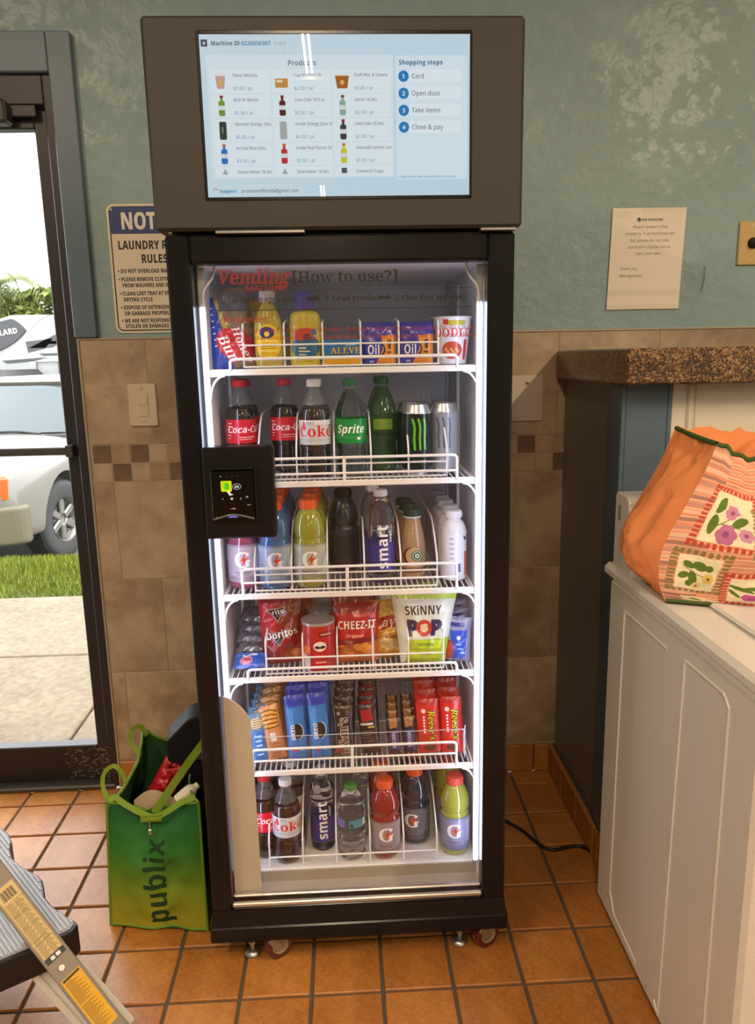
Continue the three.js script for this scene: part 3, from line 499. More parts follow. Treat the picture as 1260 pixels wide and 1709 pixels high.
    rr(28, 664, 440, 46, 6, '#cfe2ec'); x.strokeStyle = '#b7635c'; x.lineWidth = 3; x.beginPath(); x.arc(38, 688, 10, 3.2, 6.2); x.stroke(); txt(x, 'Support', 56, 690, 'bold 22px sans-serif', '#4a8fc2', { align: 'left' }); txt(x, 'primevendflorida@gmail.com', 162, 690, '22px sans-serif', '#55636d', { align: 'left', sx: 0.95 });
  });
  obj('screen_bezel', [box(-0.2565, -0.2505, 1.690, 1.984, 0.7865, 0.789, 0.001), box(0.2485, 0.2535, 1.690, 1.984, 0.7865, 0.789, 0.001), box(-0.2505, 0.2485, 1.977, 1.984, 0.7865, 0.789, 0.001), box(-0.2505, 0.2485, 1.690, 1.6965, 0.7865, 0.789, 0.001)], phys(0x060607, 0.25), head);
  const scr = new THREE.MeshPhysicalMaterial({ color: 0x050505, roughness: 0.0, emissive: 0xffffff, emissiveMap: map, emissiveIntensity: SCREEN_GLOW });
  obj('screen', panel(0.5, 0.2805, [-0.001, 1.8367, 0.7882]), scr, head);
  const L = new THREE.RectAreaLight(new THREE.Color(0.80, 0.91, 1), 0.35, 0.5, 0.28); L.position.set(-0.001, 1.8367, 0.7895); L.lookAt(-0.001, 1.8367, 3); scene.add(L);
  each('screw', [cyl(V(-0.33, 1.6370, 0.772), V(-0.33, 1.6340, 0.772), 0.005, 10), cyl(V(0.325, 1.6370, 0.772), V(0.325, 1.6340, 0.772), 0.005, 10)], steel, head);
}
{ // card terminal on the door
  const hz = 0.83, black = phys(lin(0.010, 0.009, 0.010), 0.3, { specularIntensity: 0.6 }), body = obj('payment_box', [box(-0.289, -0.1475, 1.038, 1.224, 0.785, hz, 0.004)], black, machine);
  const ins = obj('card_reader', [box(-0.274, -0.186, 1.074, 1.180, hz - 0.002, hz + 0.006, 0.004)], phys(lin(0.008, 0.008, 0.009), 0.12, { clearcoat: 0.8 }), body);
  const map = art(512, 640, (x, w, h) => {
    x.fillStyle = '#000'; x.fillRect(0, 0, w, h);
    x.fillStyle = '#d8e600'; x.beginPath(); x.roundRect(112, 120, 134, 138, 16); x.fill(); x.fillStyle = '#57c81e'; x.beginPath(); x.roundRect(148, 146, 66, 84, 8); x.fill(); x.fillStyle = '#7ee04a'; x.fillRect(154, 150, 10, 74);
    x.fillStyle = '#f2e3c4'; x.beginPath(); x.moveTo(176, 250); x.lineTo(222, 246); x.lineTo(226, 280); x.lineTo(264, 300); x.lineTo(214, 312); x.fill();
    x.strokeStyle = '#c9c9c9'; x.lineWidth = 6; x.beginPath(); x.ellipse(308, 196, 52, 36, 0, 0, 7); x.stroke(); x.fillStyle = '#e8e8e8'; for (const k of [0, 1, 2]) { x.beginPath(); x.moveTo(288 + k * 20, 176); x.quadraticCurveTo(304 + k * 20, 196, 288 + k * 20, 216); x.lineTo(280 + k * 20, 206); x.fill(); }
    txt(x, '<', 126, 352, 'bold 40px sans-serif', '#d9d9d9'); x.fillStyle = '#c8c8c8'; x.beginPath(); x.arc(240, 352, 17, 0, 7); x.fill(); txt(x, '>', 352, 352, 'bold 40px sans-serif', '#d9d9d9');
    x.fillStyle = '#d9534a'; x.fillRect(212, 476, 34, 10); x.fillStyle = '#bdb6b0'; x.fillRect(246, 474, 32, 12); x.fillStyle = '#8a8a8a'; x.fillRect(412, 320, 32, 22); x.fillRect(424, 430, 46, 12);
    x.fillStyle = '#8fe8b0'; x.beginPath(); x.arc(116, 62, 8, 0, 7); x.fill(); x.fillStyle = '#444'; for (const k of [182, 244, 300]) x.fillRect(k, 58, 26, 7);
    x.fillStyle = '#6a74d8'; x.beginPath(); x.moveTo(176, 598); x.quadraticCurveTo(240, 540, 312, 598); x.fill(); x.fillStyle = '#777'; x.beginPath(); x.arc(40, 590, 10, 0, 7); x.fill();
  });
  obj('reader_screen', panel(0.082, 0.1, [-0.230, 1.1265, hz + 0.0065]), new THREE.MeshPhysicalMaterial({ color: 0x040404, roughness: 0.15, emissive: 0xffffff, emissiveMap: map, emissiveIntensity: 0.95 }), ins);
  obj('card_slot_lip', tube([V(-0.270, 1.080, hz + 0.006), V(-0.230, 1.090, hz + 0.012), V(-0.190, 1.080, hz + 0.006)], 0.0022, 16, 6), phys(lin(0.2, 0.2, 0.21), 0.3, { metalness: 0.6 }), ins);
  each('hood', [box(-0.272, -0.188, 1.1805, 1.184, hz - 0.001, hz + 0.012, 0.001), box(-0.1865, -0.182, 1.076, 1.183, hz - 0.001, hz + 0.008, 0.001)], black, ins);
}
{ // light strips on the mullions with their leads
  const glow = new THREE.MeshStandardMaterial({ color: 0xffffff, emissive: LED, emissiveIntensity: LED_GLOW });
  for (const [x, y0, y1] of [[-0.2835, 0.21, 1.498], [0.2795, 0.212, 1.500]]) {
    const s = obj('light_strip', bev(0.011, y1 - y0, 0.006, 0.002, [x, (y0 + y1) / 2, 0.741]), glow, machine), h = (y1 - y0);
    obj('strip_channel', box(x - 0.0065, x + 0.0065, y0 - 0.006, 1.575, 0.7345, 0.7375, 0.001), phys(lin(0.6, 0.6, 0.62), 0.3, { metalness: 0.5 }), machine);
    const L = new THREE.RectAreaLight(LED, LED_NITS, 0.012, h); L.position.set(x - Math.sign(x) * 0.008, (y0 + y1) / 2, 0.731); L.lookAt(0, (y0 + y1) / 2, 0.50); scene.add(L);
    const sg = Math.sign(x); obj('lead', tube([V(x - sg * 0.028, 1.577, 0.735), V(x - sg * 0.024, 1.555, 0.742), V(x - sg * 0.006, 1.53, 0.745), V(x - sg * 0.001, 1.498, 0.743)], 0.0022, 20, 6), wire, machine);
  }
}
// shelves: name of the row, top of the wires, rail height, middle bar, guides
const SH = { 1: 1.374, 2: 1.132, 3: 0.880, 4: 0.680, 5: 0.444, 6: 0.1815 };
const shelfSpec = [
  [1, 1.394, null, [-0.212, -0.126, -0.045, 0.035, 0.116, 0.200], 1.465, 1.422],
  [2, 1.181, 1.147, [-0.192, -0.110, -0.028, 0.052, 0.134, 0.218], 1.205, 1.166],
  [3, 0.937, 0.905, [-0.213, -0.131, -0.051, 0.032, 0.114, 0.196], 0.955, 0.920],
  [4, 0.699, null, [-0.198, -0.114, -0.035, 0.047, 0.129, 0.210], 0.765, 0.720],
  [5, 0.499, 0.470, [], 0, 0],
];
function guide(x, y, yTop, rise = 0.065) { // bent wire lane guide running to the back
  const r = 0.0022, p = [V(x, y + 0.002, 0.690), V(x, yTop - 0.012, 0.690), V(x, yTop, 0.683)];
  for (let k = 1; k <= 6; k++) { const t = k / 6; p.push(V(x, yTop + rise * Math.sin(t * Math.PI / 2), 0.683 - 0.12 * t)); }
  p.push(V(x, yTop + rise + 0.002, 0.24), V(x, y + 0.003, 0.235)); return rod(p, r, 6);
}
for (const [k, top, mid, gx, gTop, bar] of shelfSpec) {
  const y = SH[k], s = obj('wire_shelf', [box(-0.284, 0.279, y - 0.014, y - 0.001, 0.6945, 0.7015, 0.0015), rod([V(-0.284, y - 0.006, 0.70), V(-0.284, y - 0.006, 0.225), V(0.279, y - 0.006, 0.225), V(0.279, y - 0.006, 0.70)], 0.003), rod([V(-0.284, y - 0.006, 0.46), V(0.279, y - 0.006, 0.46)], 0.003)], wire, machine);
  const grid = []; for (let i = 0; i < 44; i++) { const x = -0.278 + i * 0.01275; grid.push(cyl(V(x, y - 0.0022, 0.224), V(x, y - 0.0022, 0.699), 0.0019, 5)); }
  const w = obj('wire_grid', grid, wire, s); w.userData.kind = 'stuff';
  const rail = [rod([V(-0.240, y - 0.006, 0.7005), V(-0.240, top - 0.006, 0.7005), V(-0.236, top - 0.001, 0.7005), V(-0.230, top, 0.7005), V(0.229, top, 0.7005), V(0.235, top - 0.001, 0.7005), V(0.239, top - 0.006, 0.7005), V(0.239, y - 0.006, 0.7005)], 0.0032, 8)];
  if (mid) rail.push(cyl(V(-0.240, mid, 0.7005), V(0.239, mid, 0.7005), 0.0026, 8), box(-0.0105, -0.0035, y - 0.008, top, 0.699, 0.7025, 0.001));
  obj('front_rail', rail, wire, s);
  gx.forEach((x) => obj('lane_guide', guide(x, y, gTop, k === 1 || k === 4 ? 0.012 : 0.065), wire, s));
  if (bar) each('guide_bar', [cyl(V(gx[0], bar, 0.690), V(gx[5], bar, 0.690), 0.0022, 6), cyl(V(gx[0], y + 0.003, 0.690), V(gx[5], y + 0.003, 0.690), 0.0022, 6)], wire, s);
  for (const sg of [-1, 1]) { const x0 = sg > 0 ? 0.2862 : -0.2862; const p = []; for (let i = 0; i <= 8; i++) { const a = i / 8 * Math.PI / 2; p.push(V(x0 - sg * (0.034 - 0.032 * Math.sin(a)), y - 0.014 - 0.046 * (1 - Math.cos(a)), 0.700)); } obj('bracket', [rod(p, 0.0026, 6), cyl(V(x0 - sg * 0.034, y - 0.014, 0.700), V(x0 - sg * 0.002, y - 0.0145, 0.700), 0.0022, 6)], wire, s); }
}
{
  const g = [-0.214, -0.133, -0.052, 0.030, 0.112, 0.193], y = SH[6], s = obj('floor_guide', [cyl(V(g[0], 0.207, 0.690), V(g[5], 0.207, 0.690), 0.0022, 6)], wire, machine);
  g.forEach((x) => obj('lane_guide', guide(x, y, 0.262), wire, s));
  for (const [x, z] of [[-0.283, 0.42], [0.283, 0.42], [-0.283, 0.24], [0.283, 0.24]]) obj('upright', box(x - 0.004, x + 0.004, 0.19, 1.56, z - 0.010, z + 0.010, 0.001), phys(lin(0.7, 0.7, 0.72), 0.35, { metalness: 0.3 }), machine);
}

// ---------------------------------------------------------------- goods in the cooler
const clearM = (c = 0xffffff, d = 0.06) => new THREE.MeshPhysicalMaterial({ color: 0xffffff, roughness: 0.03, transmission: 1, thickness: 0.05, ior: 1.33, attenuationColor: new THREE.Color(c), attenuationDistance: d });
const drink = (c, o = {}) => phys(c, 0.12, { clearcoat: 1, clearcoatRoughness: 0.04, ...o });
const capGeo = (r, h) => { const L = [lathe([[0, h], [r * 0.86, h], [r, h * 0.86], [r, 0.0008], [r * 0.94, 0], [0, 0]], 28)]; for (let k = 0; k < 28; k++) { const b = bev(0.0011, h * 0.74, 0.0011, 0.0003, [r, h * 0.42, 0]); b.rotateY(k / 28 * 6.2832); L.push(b); } return join(L); };
const capM = (c) => phys(c, 0.4);
const P_SODA = smooth([[0.004, 0.004], [0.024, 0.0], [0.031, 0.005], [0.0335, 0.018], [0.0325, 0.045], [0.0312, 0.062], [0.0335, 0.074], [0.0336, 0.128], [0.0325, 0.140], [0.027, 0.162], [0.0185, 0.182], [0.0135, 0.193]], 4);
const NECK = [[0.0135, 0.193], [0.0125, 0.1965], [0.0158, 0.1975], [0.0158, 0.1992], [0.0122, 0.200], [0.0122, 0.212]];
const P_GAT = smooth([[0.004, 0.004], [0.027, 0.0], [0.034, 0.006], [0.0362, 0.016], [0.0362, 0.104], [0.0345, 0.110], [0.0335, 0.116], [0.0352, 0.122], [0.0358, 0.132], [0.0345, 0.146], [0.029, 0.164], [0.0225, 0.176], [0.0195, 0.180], [0.0195, 0.186]], 4);
const P_SMART = smooth([[0.004, 0.003], [0.025, 0.0], [0.029, 0.004], [0.0302, 0.014], [0.0302, 0.148], [0.0285, 0.166], [0.022, 0.182], [0.0150, 0.192], [0.0135, 0.197], [0.0135, 0.205]], 4);
const P_WATER = (() => { const p = [[0.004, 0.008], [0.016, 0.003], [0.024, 0.0], [0.030, 0.005]]; for (let i = 0; i < 9; i++) p.push([i % 2 ? 0.0325 : 0.0345, 0.014 + i * 0.0085]); p.push([0.0345, 0.092], [0.0345, 0.116], [0.0325, 0.121], [0.0342, 0.128], [0.032, 0.142], [0.0255, 0.160], [0.017, 0.174], [0.0135, 0.180], [0.0135, 0.187]); return smooth(p, 4); })();
const P_FRAP = smooth([[0.004, 0.003], [0.022, 0.0], [0.0285, 0.004], [0.030, 0.012], [0.030, 0.080], [0.0275, 0.100], [0.0215, 0.124], [0.0180, 0.140], [0.0178, 0.150]], 4);
const P_MILK = smooth([[0.004, 0.003], [0.024, 0.0], [0.0275, 0.004], [0.028, 0.012], [0.0265, 0.070], [0.0285, 0.104], [0.0280, 0.120], [0.0215, 0.136], [0.0165, 0.141], [0.0165, 0.148]], 4);
const P_CAN = [[0.003, 0.004], [0.022, 0.004], [0.024, 0.0], [0.0265, 0.001], [0.0325, 0.012], [0.033, 0.016], [0.033, 0.134], [0.0315, 0.140], [0.0268, 0.152], [0.0265, 0.156], [0.0255, 0.157], [0.0250, 0.154], [0.003, 0.154]];
function bottle(kind, label, group, prof, bodyM, cap, lab, extra) {
  const t = thing(kind, label, kind === 'can' ? 'can' : 'bottle', [0, 0, 0], 0, group);
  obj('bottle_body', lathe(prof, 32), bodyM, t);
  if (extra) extra(t);
  if (cap) obj('cap', capGeo(cap[0], cap[1]).translate(0, cap[2], 0), cap[3], t);
  if (lab) obj('wrap_label', sleeve(lab[0], lab[1], lab[2]), lab[3], t);
  return t;
}
const wrapTex = (w, h, f) => art(w, h, (x) => f(x, w, h));
const sticker = (map, r = 0.35) => new THREE.MeshPhysicalMaterial({ map, roughness: r, clearcoat: 0.4, side: THREE.DoubleSide });
const clearSticker = (map) => new THREE.MeshPhysicalMaterial({ map, roughness: 0.35, transparent: true, side: THREE.DoubleSide });
// wraps: the centre of each picture faces the door
const cokeWrap = sticker(wrapTex(1024, 270, (x, w, h) => { x.fillStyle = '#d3122a'; x.fillRect(0, 0, w, h); for (const o of [0, 1]) { txt(x, 'Coca-Cola', 560 - o * 512, 112, 'italic bold 104px serif', '#ffffff', { sx: 0.9 }); x.fillStyle = '#f3c9cd'; x.fillRect(470 - o * 512, 196, 180, 10); x.fillRect(470 - o * 512, 222, 150, 7); x.fillStyle = '#fff'; for (let k = 0; k < 6; k++) x.fillRect(330 - o * 512 + (k % 2) * 4, 40 + k * 34, 60 - (k % 3) * 14, 7); } }));
const dietWrap = sticker(wrapTex(1024, 270, (x, w, h) => { x.fillStyle = '#c9cbd2'; x.fillRect(0, 0, w, h); x.fillStyle = '#dfe0e6'; x.fillRect(0, 0, w, 46); x.fillStyle = '#b9bcc6'; x.fillRect(0, 205, w, 22); x.fillStyle = '#d22'; x.fillRect(360, 20, 34, 90); txt(x, 'Coke', 505, 124, 'bold 158px serif', '#d8141f', { sx: 1.0 }); txt(x, 'DIET', 450, 34, 'bold 34px serif', '#333'); x.fillStyle = '#333'; x.fillRect(660, 60, 90, 130); x.fillStyle = '#fff'; for (let k = 0; k < 10; k++) x.fillRect(668 + k * 8, 70, 3, 110); }));
const spriteWrap = sticker(wrapTex(1024, 270, (x, w, h) => { x.fillStyle = '#0f8a3c'; x.fillRect(0, 0, w, h); x.fillStyle = '#39a84a'; x.fillRect(0, 196, w, 10); txt(x, 'Sprite', 530, 110, 'italic bold 128px sans-serif', '#fff', { sx: 0.86 }); txt(x, 'Sprite', 18, 110, 'italic bold 128px sans-serif', '#fff', { sx: 0.86 }); x.fillStyle = '#e8f5ea'; x.fillRect(600, 200, 40, 30); }));
const gatWrap = (tint) => sticker(wrapTex(1024, 440, (x, w, h) => {
  x.fillStyle = tint[0]; x.fillRect(0, 0, w, h); x.fillStyle = tint[1]; x.fillRect(0, 0, w, 26); x.fillRect(0, h - 70, w, 70); x.fillStyle = tint[2]; x.fillRect(640, 40, 90, 300); x.fillRect(128, 40, 90, 300);
  for (const o of [0, 512]) { txt(x, 'G', 500 - o, 176, 'bold 250px serif', '#f4f4f4', { sx: 0.95 }); x.fillStyle = '#d8461d'; x.beginPath(); x.moveTo(536 - o, 90); x.lineTo(478 - o, 190); x.lineTo(506 - o, 190); x.lineTo(486 - o, 262); x.lineTo(552 - o, 160); x.lineTo(520 - o, 160); x.closePath(); x.fill(); x.fillStyle = '#5d6068'; x.fillRect(424 - o, 318, 150, 12); x.fillRect(440 - o, 344, 120, 9); }
}), 0.3);
const gat = {
  pink: gatWrap(['#b9a7b8', '#a08c9e', '#cfc4d0']), blue: gatWrap(['#9fb0c8', '#7d92b2', '#c2cfe0']), lime: gatWrap(['#b4b8a8', '#9aa07c', '#d2d6c6']), red: gatWrap(['#9b8f96', '#85767e', '#b5abb1']), dark: gatWrap(['#6b6a70', '#55555c', '#85858c']), lilac: gatWrap(['#8e90b4', '#7a7ca2', '#b0b2cc']),
};
const smartWrap = clearSticker(wrapTex(1024, 640, (x, w, h) => {
  x.clearRect(0, 0, w, h); x.fillStyle = 'rgba(62,52,140,0.93)'; x.fillRect(0, 330, w, 310); for (let k = 0; k < 60; k++) { x.fillStyle = `rgba(62,52,140,${0.016 * k})`; x.fillRect(0, 210 + k * 2, w, 2); }
  txt(x, 'smart', 505, 330, 'bold 190px sans-serif', '#f2f2f6', { rot: -Math.PI / 2 }); txt(x, 'water', 610, 210, 'bold 50px sans-serif', '#f2f2f6', { rot: -Math.PI / 2 });
}));
const waterWrap = clearSticker(wrapTex(1024, 160, (x, w, h) => { x.clearRect(0, 0, w, h); x.fillStyle = 'rgba(80,150,170,0.85)'; x.fillRect(470, 8, 240, 144); x.fillStyle = 'rgba(120,110,190,0.8)'; x.fillRect(300, 8, 120, 144); x.fillStyle = 'rgba(235,245,250,0.9)'; x.fillRect(640, 20, 44, 120); x.fillStyle = 'rgba(30,60,90,0.9)'; x.fillRect(486, 70, 30, 70); }));
const frapWrap = clearSticker(wrapTex(1024, 380, (x, w, h) => { x.clearRect(0, 0, w, h); x.fillStyle = '#4a2d1d'; x.beginPath(); x.arc(470, 130, 112, 0, 7); x.fill(); x.fillStyle = '#c9a884'; x.beginPath(); x.arc(500, 128, 108, 0, 7); x.fill(); x.fillStyle = '#2c6a4a'; x.beginPath(); x.arc(540, 130, 74, 0, 7); x.fill(); x.strokeStyle = '#e6e6de'; x.lineWidth = 8; x.beginPath(); x.arc(540, 130, 56, 0, 7); x.stroke(); x.fillStyle = '#e6e6de'; for (let k = 0; k < 5; k++) { x.beginPath(); x.arc(540 + 22 * Math.cos(k * 1.257), 130 + 22 * Math.sin(k * 1.257), 12, 0, 7); x.fill(); } x.fillStyle = '#6a3f26'; x.fillRect(0, 290, w, 60); x.fillStyle = '#ead9c2'; x.fillRect(400, 244, 230, 16); x.fillRect(440, 306, 150, 20); }));
const milkWrap = sticker(wrapTex(1024, 420, (x, w, h) => { x.fillStyle = '#d9dae4'; x.fillRect(0, 0, w, h); x.fillStyle = '#b9603a'; x.fillRect(640, 190, 70, 230); x.fillStyle = '#2a2f5a'; x.beginPath(); x.moveTo(620, 40); x.lineTo(668, 60); x.lineTo(706, 26); x.lineTo(690, 90); x.lineTo(636, 84); x.fill(); x.fillStyle = '#39406e'; x.beginPath(); x.arc(690, 136, 12, 0, 7); x.fill(); x.fillStyle = '#5a60a0'; x.fillRect(520, 300, 60, 80); x.fillStyle = '#a6a8bc'; for (let k = 0; k < 5; k++) x.fillRect(430, 60 + k * 46, 60, 14); }));
const clawWrap = (bg, claw) => sticker(wrapTex(1024, 600, (x, w, h) => { x.fillStyle = bg; x.fillRect(0, 0, w, h); for (const o of [0, 512]) { x.strokeStyle = claw; x.lineCap = 'round'; for (let k = 0; k < 3; k++) { x.lineWidth = 26 - k * 2; x.beginPath(); x.moveTo(444 + k * 66 - o, 60); x.quadraticCurveTo(480 + k * 60 - o, 120, 462 + k * 62 - o, 250); x.lineTo(470 + k * 60 - o, 380); x.stroke(); } x.fillStyle = claw; txt(x, 'M', 512 - o, 440, 'bold 1px serif', claw); x.fillStyle = '#9aa09c'; x.fillRect(440 - o, 500, 150, 16); } }), 0.25);
const put = (root, spots, turn) => { const r = rng(spots.length * 7 + 3); spots.forEach(([x, k, z, label, group, tn], i) => { const y = SH[k] + (k === 6 ? 0.0005 : 0.0003); const a = tn ?? (turn ?? 0) + (r() - 0.5) * 0.3; if (!i) { root.position.set(x, y, z); root.rotation.y = a; root.userData.label = label; if (group) root.userData.group = group; } else copy(root, [x, y, z], label, a, group); }); };

// colas
const colaM = drink(lin(0.022, 0.008, 0.006)), colaNeck = new THREE.MeshPhysicalMaterial({ color: lin(0.85, 0.85, 0.86), roughness: 0.05, clearcoat: 1, transmission: 0.92, thickness: 0 });
const fillTo = (p, y) => p.filter((q) => q[1] <= y).concat([[0.0005, y]]);
const above = (p, y) => p.filter((q) => q[1] >= y - 0.002);
const soda = (label, capC, wrap, liquidM) => bottle('soda_bottle', label, null, fillTo(P_SODA, 0.158), liquidM, [0.0152, 0.0165, 0.1995, capM(capC)], [0.0351, 0.0755, 0.129, wrap], (t) => obj('neck', lathe(above(P_SODA, 0.158).concat(NECK), 28), colaNeck, t));
put(soda('c', lin(0.62, 0.02, 0.03), cokeWrap, colaM), [
  [-0.240, 2, 0.585, 'red-labelled cola bottle with red cap above the payment box, leftmost on the second shelf', null, 0.25], [-0.142, 2, 0.545, 'red-labelled cola bottle standing back in shade, left of the white-capped bottle', null, 0.1],
  [-0.226, 6, 0.630, 'red-labelled cola bottle at the cooler floor, half hidden by the white guard', null, 0.45], [-0.232, 6, 0.545, 'red-labelled cola bottle behind the one beside the white guard', null, 0.2], [-0.240, 2, 0.50, 'red-labelled cola bottle hidden behind the leftmost one on the second shelf', null, 0]]);
put(soda('d', lin(0.80, 0.80, 0.82), dietWrap, colaM), [
  [-0.069, 2, 0.650, 'white-capped diet cola bottle with silver wrap on the second shelf', null, 0.12], [-0.172, 6, 0.655, 'white-capped diet cola bottle with silver wrap, front of the cooler floor', null, 0.2],
  [-0.165, 6, 0.570, 'white-capped diet cola bottle right behind the front one on the cooler floor', null, 0], [-0.069, 2, 0.565, 'white-capped diet cola bottle behind the front one on the second shelf', null, 0]]);
put(bottle('soda_bottle', 's', null, P_SODA, clearM(0xd8efe0, 0.09), [0.0152, 0.0165, 0.1995, capM(lin(0.03, 0.20, 0.06))], [0.0351, 0.0755, 0.129, spriteWrap], (t) => obj('neck', lathe(NECK, 24), colaNeck, t)), [
  [0.010, 2, 0.640, 'clear soda bottle with green wrap and green cap on the second shelf', null, -0.15]]);
put(bottle('soda_bottle', 's', null, P_SODA, drink(lin(0.03, 0.09, 0.015)), [0.0152, 0.0165, 0.1995, capM(lin(0.02, 0.12, 0.03))], [0.0351, 0.0755, 0.129, sticker(wrapTex(512, 135, (x, w, h) => { x.fillStyle = '#2f5a2a'; x.fillRect(0, 0, w, h); x.fillStyle = '#8db53a'; x.fillRect(200, 20, 110, 60); x.fillStyle = '#25412a'; x.fillRect(0, 96, w, 20); }))], (t) => obj('neck', lathe(NECK, 24), colaNeck, t)), [
  [0.085, 2, 0.560, 'dark green soda bottle in shade between the clear soda and the black can', null, 0], [0.085, 2, 0.480, 'dark green soda bottle standing behind the other dark green one', null, 0]]);
// cans
const can = (label, wrap) => bottle('can', label, null, P_CAN, phys(lin(0.55, 0.55, 0.56), 0.25, { metalness: 0.8 }), null, [0.0332, 0.0135, 0.1365, wrap], (t) => obj('pull_tab', [bev(0.014, 0.0012, 0.022, 0.0005, [0, 0.1555, 0.003])], steel, t));
put(can('c', clawWrap('#0b0d0c', '#5fbf2c')), [[0.157, 2, 0.640, 'black energy drink can with three green claw marks', null, 0.05], [0.152, 2, 0.565, 'black energy drink can behind the front black can', null, 0]]);
put(can('c', clawWrap('#8f919c', '#5c5f6c')), [[0.222, 2, 0.615, 'silver grey energy drink can at the right end of the second shelf', null, -0.2], [0.230, 2, 0.535, 'silver grey energy drink can behind the front silver one', null, 0]]);
// sports drinks
const sport = (label, c, wrap, cap) => bottle('sports_drink_bottle', label, null, P_GAT, drink(c), [0.0205, 0.021, 0.181, capM(cap)], [0.0379, 0.018, 0.105, wrap]);
const oc = lin(0.78, 0.12, 0.025), rc = lin(0.72, 0.09, 0.06);
put(sport('g', lin(0.30, 0.05, 0.12), gat.pink, oc), [[-0.243, 3, 0.635, 'pink-purple sports drink under the payment box, leftmost on the third shelf', null, 0.1]]);
put(sport('g', lin(0.03, 0.13, 0.34), gat.blue, oc), [[-0.170, 3, 0.652, 'front blue sports drink beside the payment box on the third shelf', null, 0.15], [-0.170, 3, 0.572, 'second blue sports drink, right behind the front blue one', null, 0], [-0.168, 3, 0.492, 'third blue sports drink back on the third shelf', null, 0], [-0.168, 3, 0.412, 'rearmost blue sports drink on the third shelf', null, 0]]);
put(sport('g', lin(0.30, 0.32, 0.035), gat.lime, oc), [[-0.091, 3, 0.648, 'front lime-yellow sports drink on the third shelf, right of the blue one', null, 0.12], [-0.088, 3, 0.568, 'second lime-yellow sports drink on the third shelf, behind the front one', null, 0], [-0.086, 3, 0.488, 'third lime-yellow sports drink back on the third shelf', null, 0], [-0.086, 3, 0.408, 'rearmost lime-yellow sports drink on the third shelf', null, 0]]);
put(sport('g', lin(0.34, 0.36, 0.05), gat.lilac, rc), [[0.243, 6, 0.650, 'lime-yellow sports drink with lilac wrap, front right of the cooler floor', null, -0.1], [0.240, 6, 0.560, 'lime-yellow sports drink behind the front right one on the cooler floor', null, 0]]);
put(sport('g', lin(0.25, 0.012, 0.010), gat.red, oc), [[0.069, 6, 0.652, 'dark red sports drink with bright orange cap, front of the cooler floor', null, 0.1], [0.066, 6, 0.568, 'dark red sports drink behind the front dark red one', null, 0]]);
put(sport('g', lin(0.018, 0.024, 0.04), gat.dark, oc), [[0.148, 6, 0.600, 'almost black sports drink standing back between the red and lime ones', null, -0.25], [0.150, 6, 0.515, 'almost black sports drink behind the front black one', null, 0]]);
put(sport('g', lin(0.016, 0.03, 0.045), sticker(wrapTex(512, 220, (x, w, h) => { x.fillStyle = '#1f2a36'; x.fillRect(0, 0, w, h); x.fillStyle = '#33424e'; x.fillRect(0, 0, w, 30); })), capM(0x000000).color), [[-0.012, 3, 0.520, 'dark teal bottle standing far back between lime drink and clear bottle', null, 0]]);
// waters
put(bottle('water_bottle', 'w', null, P_SMART, clearM(0xeef2f6, 0.5), [0.0155, 0.016, 0.200, capM(lin(0.75, 0.75, 0.78))], [0.0312, 0.026, 0.150, smartWrap]), [
  [0.074, 3, 0.625, 'clear water bottle with purple print, centre right of the third shelf', null, 0.1], [0.058, 3, 0.552, 'clear water bottle with purple print behind the front one on the third shelf', null, 0], [-0.086, 6, 0.612, 'clear water bottle with purple print on the cooler floor beside the diet cola', null, 0.05], [-0.084, 6, 0.54, 'clear water bottle hidden behind the purple-printed one on the cooler floor', null, 0]]);
put(bottle('water_bottle', 'w', null, P_WATER, clearM(0xeaf4f8, 0.5), [0.0148, 0.013, 0.181, capM(lin(0.05, 0.26, 0.05))], [0.0357, 0.092, 0.116, waterWrap]), [
  [-0.014, 6, 0.655, 'ribbed clear water bottle with green cap, front of the cooler floor', null, 0.1], [0.002, 6, 0.575, 'ribbed clear water bottle behind the front green-capped one', null, 0]]);
// coffee, milk shakes
put(bottle('coffee_bottle', 'f', null, P_FRAP, drink(lin(0.40, 0.25, 0.13)), [0.0205, 0.017, 0.147, capM(lin(0.015, 0.05, 0.035))], [0.0312, 0.010, 0.080, frapWrap], (t) => obj('cap_ring', lathe([[0.0195, 0.143], [0.0208, 0.144], [0.0208, 0.147], [0.0195, 0.148]], 24), capM(lin(0.6, 0.6, 0.58)), t)), [
  [0.149, 3, 0.600, 'front iced coffee bottle with dark green cap on the third shelf', 'iced coffee bottles', 0.1], [0.144, 3, 0.532, 'second iced coffee bottle, behind the front one', 'iced coffee bottles', 0], [0.140, 3, 0.465, 'third iced coffee bottle from the front', 'iced coffee bottles', 0]]);
put(bottle('milkshake_bottle', 'm', null, P_MILK, phys(lin(0.68, 0.68, 0.74), 0.4), [0.0185, 0.017, 0.147, capM(lin(0.72, 0.72, 0.78))], [0.0296, 0.012, 0.118, milkWrap]), ['front', 'second', 'third', 'fourth', 'rearmost'].map((n, i) => [0.243 - i * 0.001, 3, 0.630 - i * 0.064, `${n} white milkshake bottle in the row at the right end of the third shelf`, 'white milkshake bottles', 0.0]));

